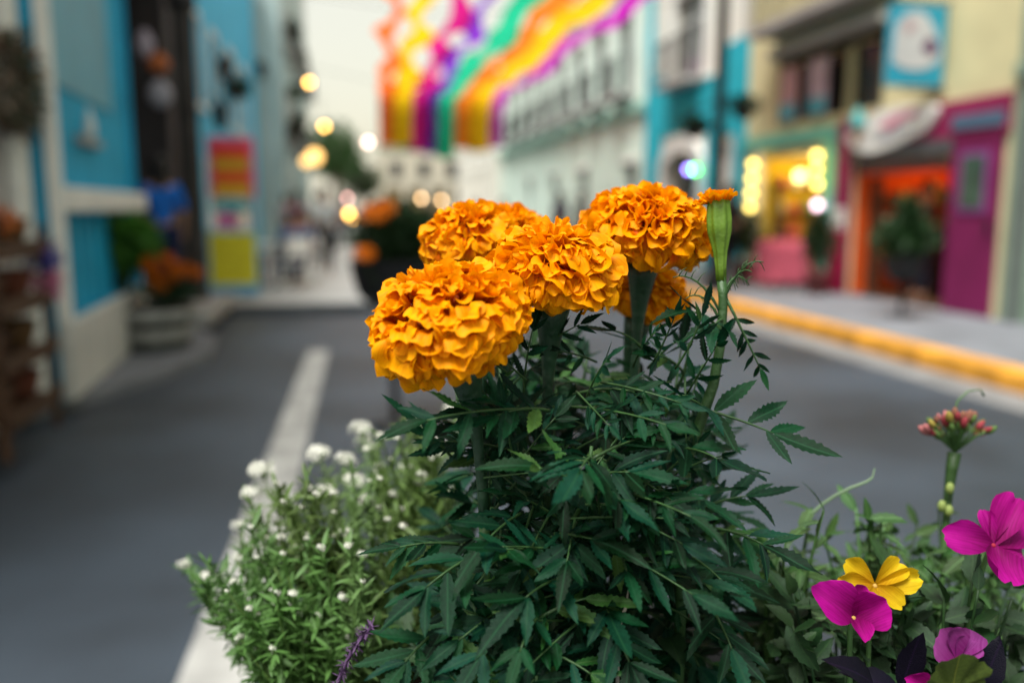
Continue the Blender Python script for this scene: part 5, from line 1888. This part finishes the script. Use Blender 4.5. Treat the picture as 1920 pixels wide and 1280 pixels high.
# ------------------------------------------------------------------ trees at the end of the street
def tree(label, base, h, r, n, seed):
    t = thing('tree', label, 'tree', base, 0, 'trees at the end of the street')
    base = V(base)
    rnd = random.Random(seed)
    c = base + V((0, 0, h - r * .8))
    tube('trunk', [base, base + V((.1, 0, h * .3)), base + V((0, .1, h * .6))], [.25, .18, .12], M_WOOD, t, 8)
    for k in range(6):
        a = k * 1.05
        e = c + V((math.cos(a) * r * .6, math.sin(a) * r * .6, rnd.uniform(-.3, .5) * r))
        tube('limb', [base + V((0, .05, h * .45)), (base + V((0, 0, h * .5))).lerp(e, .5), e], [.11, .07, .03], M_WOOD, t, 6)
    foliage('crown', t, c, (r, r, r * .85), n, .30, M_GREENLEAF, seed, .3, .6, 9)


tree('broad dark tree where the street ends beyond the walkway', (-.9, 60, 0), 6.6, 1.9, 2600, 91)
tree('smaller tree beside the white arcade', (1.0, 63, 0), 4.4, 1.3, 1200, 92)
tree('tree standing behind the arcade roof', (5.0, 74, 0), 7.5, 2.6, 2200, 93)


# ------------------------------------------------------------------ people
def skin_mesh(name, verts, edges, radii, root, m):
    me = bpy.data.meshes.new(name)
    me.from_pydata([tuple(v) for v in verts], edges, [])
    tmp = bpy.data.objects.new('tmp_' + name, me)
    COL.objects.link(tmp)
    md = tmp.modifiers.new('skin', 'SKIN')
    md.use_smooth_shade = True
    sv = me.skin_vertices[0].data
    for i, r in enumerate(radii):
        rr = r if isinstance(r, tuple) else (r, r)
        sv[i].radius = rr
        sv[i].use_root = (i == root)
    tmp.modifiers.new('sub', 'SUBSURF').levels = 2
    dg = bpy.context.evaluated_depsgraph_get()
    dg.update()
    out = bpy.data.meshes.new_from_object(tmp.evaluated_get(dg))
    out.name = name
    bpy.data.objects.remove(tmp)
    out.materials.clear()
    out.materials.append(m)
    out.polygons.foreach_set('use_smooth', [True] * len(out.polygons))
    return out


def joints(pose):
    J = dict(pel=(0, 0, .94), spi=(0, .01, 1.12), che=(0, 0, 1.34), nec=(0, 0, 1.47), hd0=(0, .02, 1.56), hd1=(0, .025, 1.66))
    for s, n in ((-1, 'l'), (1, 'r')):
        J['sh' + n] = (s * .17, 0, 1.40)
        J['el' + n] = (s * .23, -.01, 1.13)
        J['wr' + n] = (s * .23, .08, .90)
        J['ha' + n] = (s * .22, .11, .81)
        J['hi' + n] = (s * .09, 0, .90)
        J['kn' + n] = (s * .10, .03, .49)
        J['an' + n] = (s * .10, -.01, .09)
        J['to' + n] = (s * .11, .14, .035)
    if pose == 'walk':
        J.update(knl=(-.09, .22, .52), anl=(-.09, .24, .10), tol=(-.09, .40, .06), knr=(.09, .02, .48), anr=(.09, -.28, .16), tor=(.09, -.18, .05), ell=(-.23, -.12, 1.15), wrl=(-.22, -.16, .92), hal=(-.21, -.15, .83), elr=(.23, .06, 1.14), wrr=(.22, .22, .97), har=(.21, .29, .92))
    if pose == 'sit':
        for k in list(J):
            if k[:2] in ('pe', 'sp', 'ch', 'ne', 'hd', 'sh', 'hi'):
                x, y, z = J[k]
                J[k] = (x, y, z - .44)
        for s, n in ((-1, 'l'), (1, 'r')):
            J['kn' + n] = (s * .13, .42, .50)
            J['an' + n] = (s * .13, .40, .10)
            J['to' + n] = (s * .13, .55, .04)
            J['el' + n] = (s * .24, .06, .72)
            J['wr' + n] = (s * .18, .28, .68)
            J['ha' + n] = (s * .15, .37, .68)
    return J


BR = dict(pel=(.135, .10), spi=(.12, .09), che=(.145, .10), nec=.052, hd0=(.07, .08), hd1=(.075, .09), sh=.06, el=.043, wr=.03, ha=(.042, .022), hi=.085, kn=.06, an=.042, to=(.042, .03))
BE = [('pel', 'spi'), ('spi', 'che'), ('che', 'nec'), ('nec', 'hd0'), ('hd0', 'hd1')] + [(a + n, b + n) for n in 'lr' for a, b in (('sh', 'el'), ('el', 'wr'), ('wr', 'ha'), ('hi', 'kn'), ('kn', 'an'), ('an', 'to'))] + [('che', 'sh' + n) for n in 'lr'] + [('pel', 'hi' + n) for n in 'lr']


def sub_mesh(J, keys, grow, root, m, name):
    idx = {k: i for i, k in enumerate(keys)}
    ed = [(idx[a], idx[b]) for a, b in BE if a in idx and b in idx]
    rad = []
    for k in keys:
        r = BR.get(k, BR.get(k[:2]))
        rad.append(tuple(x + grow for x in r) if isinstance(r, tuple) else r + grow)
    return skin_mesh(name, [J[k] for k in keys], ed, rad, idx[root], m)


BODY = {}
M_SKIN = mat('skin', (.36, .20, .13), .6, .08, 10)
M_HAIR = mat('black_hair', (.012, .010, .010), .5, .2, 40)
for pose in ('stand', 'walk', 'sit'):
    J = joints(pose)
    allk = list(J)
    BODY[pose] = (
        sub_mesh(J, allk, 0, 'pel', M_SKIN, 'body'),
        sub_mesh(J, ['pel', 'spi', 'che', 'shl', 'shr', 'ell', 'elr'], .016, 'pel', M_SKIN, 'shirt'),
        sub_mesh(J, ['pel', 'hil', 'hir', 'knl', 'knr', 'anl', 'anr'], .022, 'pel', M_SKIN, 'trousers'),
        J['hd1'])


def hair_me(long):
    bm = bmesh.new()
    bmesh.ops.create_icosphere(bm, subdivisions=3, radius=1)
    for v in bm.verts:
        c = v.co.copy()
        zz = c.z * .115
        if long and c.z < 0 and c.y < .3:
            zz = c.z * .36
        y = c.y * .115 - .02
        if c.y > .2 and c.z < .35:
            y = min(y, .035)
        v.co = V((c.x * .098, y, zz)) * (1 + .05 * noise.noise(c * 4))
    me = bpy.data.meshes.new('hair')
    bm.to_mesh(me)
    bm.free()
    me.polygons.foreach_set('use_smooth', [True] * len(me.polygons))
    me.materials.append(M_HAIR)
    return me


HAIR = [hair_me(False), hair_me(True)]
nose_me = mesh_of('nose', *lathe_data([(.017, 0), (.014, .012), (.004, .022)], 8), M_SKIN)


def person(label, loc, rz, pose, shirt, trousers, h=1.0, long=False, group=None):
    t = thing('person', label, 'person', loc, rz, group)
    t.matrix_basis = t.matrix_basis @ Matrix.Scale(h, 4)
    WORLD[t.name] = t.matrix_basis.copy()
    bd, sh, tr, hp = BODY[pose]
    b_ = obj('body', bd, t, Matrix.Identity(4), world=False)
    for (nm, me, c) in (('shirt', sh, shirt), ('trousers', tr, trousers)):
        o = obj(nm, me, t, Matrix.Identity(4), world=False)
        o.material_slots[0].link = 'OBJECT'
        o.material_slots[0].material = mat('cloth_%d_%d_%d' % tuple(int(x * 99) for x in c), c, .85, .15, 6)
    obj('hair', HAIR[long], t, Matrix.Translation(V(hp) + V((0, -.005, .01))), world=False)
    obj('nose', nose_me, t, Matrix.Translation(V(hp) + V((0, .10, -.06))) @ Matrix.Rotation(R(-100), 4, 'X'), world=False)
    return t


person('person with long black hair in a blue shirt and navy trousers by the passage', (-2.10, 10.35, .27), R(15), 'stand', (.01, .13, .52), (.006, .014, .06), 1.0, True)
person('person in pale grey shirt and black trousers walking along the walkway', (-.50, 17.6, .14), R(0), 'walk', (.42, .46, .46), (.006, .008, .01), .98)
person('person in pink walking beside the pale grey shirt', (-1.15, 19.6, .14), R(10), 'walk', (.45, .18, .26), (.30, .30, .34), .95, True)
# table, chairs and people seated
tbp = V((-1.22, 15.0, .14))
tb_ = thing('cafe_table', 'round white table with seated people on the walkway', 'table', tbp)
lathe('top', [(.40, .70), (.41, .715), (.40, .73), (.01, .731)], M_WHITE, tb_, Matrix.Translation(tbp), 24)
lathe('pedestal', [(.22, .003), (.2, .03), (.04, .06), (.035, .70)], M_WHITE, tb_, Matrix.Translation(tbp), 16)


def chair(label, loc, rz):
    c = thing('chair', label, 'chair', loc, rz, 'chairs at the white table')
    box('seat', (-.21, .21), (-.2, .22), (.42, .45), M_WHITE, c, .01)
    for x in (-.18, .18):
        box('leg', (x - .015, x + .015), (-.19, -.16), (0.002, .419), M_WHITE, c)
        box('leg', (x - .015, x + .015), (.17, .20), (0.002, .419), M_WHITE, c)
    box('backrest', (-.2, .2), (-.215, -.19), (.55, .85), M_WHITE, c, .01)
    for x in (-.19, .19):
        box('back_post', (x - .012, x + .012), (-.214, -.192), (.451, .549), M_WHITE, c)


for k, (a, shc, trc, lab) in enumerate(((100, (.40, .10, .34), (.01, .03, .10), 'person in purple pink top seated behind the sign stand'), (-25, (.02, .08, .22), (.01, .02, .07), 'person in dark blue seated at the far side of the white table'), (215, (.03, .06, .14), (.02, .05, .14), 'person in navy seated with back to the crossing'))):
    d = V((math.sin(R(a)), math.cos(R(a)), 0))
    # seated at -d side facing the table
    loc = tbp - d * .72
    rz = -R(a)
    chair(('white chair by the light blue house side of the table', 'white chair on the near side of the white table', 'white chair on the far side of the white table')[k], loc, rz)
    person(lab, loc + V((0, 0, -.0)), rz, 'sit', shc, trc, .98, k == 0, 'people seated at the white table')
# people farther along and by the shops
crowd = [((3.9, 27.0), (.06, .04, .14), (.02, .02, .04), 'person in dark purple on the road before the mint house'), ((4.6, 26.0), (.05, .05, .12), (.015, .015, .03), 'second dark clad person walking by the mint house'),
         ((5.9, 24.0), (.05, .03, .12), (.02, .02, .03), 'person in deep violet on the pavement of the mint house'), ((6.3, 23.2), (.03, .03, .05), (.02, .02, .03), 'person in black on the pavement of the mint house'),
         ((3.0, 34.0), (.30, .22, .22), (.03, .03, .05), 'person in dusty pink far up the road'), ((2.2, 36.0), (.10, .10, .18), (.03, .03, .05), 'person in slate blue far up the road')]
for k, ((x, y), a, b_, lab) in enumerate(crowd):
    person(lab, (x, y, .15 if x > 5.4 else .004), R(180 * (k % 2) + 12 * k), 'walk' if k % 2 else 'stand', a, b_, .96 + .015 * k, k % 2 == 0, 'people far along the street')
for k, (x, y, c, lab) in enumerate(((-1.7, 24, (.30, .32, .36), 'person in grey far along the walkway by the tall house'), (-.2, 27, (.45, .40, .38), 'person in beige far along the walkway'), (.5, 31, (.28, .10, .14), 'person in dull red at the end of the walkway'), (-1.1, 30, (.10, .14, .24), 'person in dark blue far along the walkway'), (1.7, 40, (.40, .38, .40), 'person in pale clothes before the arcade'))):
    person(lab, (x, y, .142 if x < .7 else .004), R(40 * k), 'walk' if k % 2 else 'stand', c, (.03, .03, .045), .95 + .02 * k, k % 2 == 1, 'people far along the street')
person('person in black standing by the yellow lit shop window', (6.6, 14.3, .15), R(-60), 'stand', (.012, .012, .014), (.012, .012, .016), .97, True)
person('person with dark clothes inside the orange doorway', (8.05, 10.95, .162), R(90), 'stand', (.10, .03, .015), (.02, .02, .025), .95)
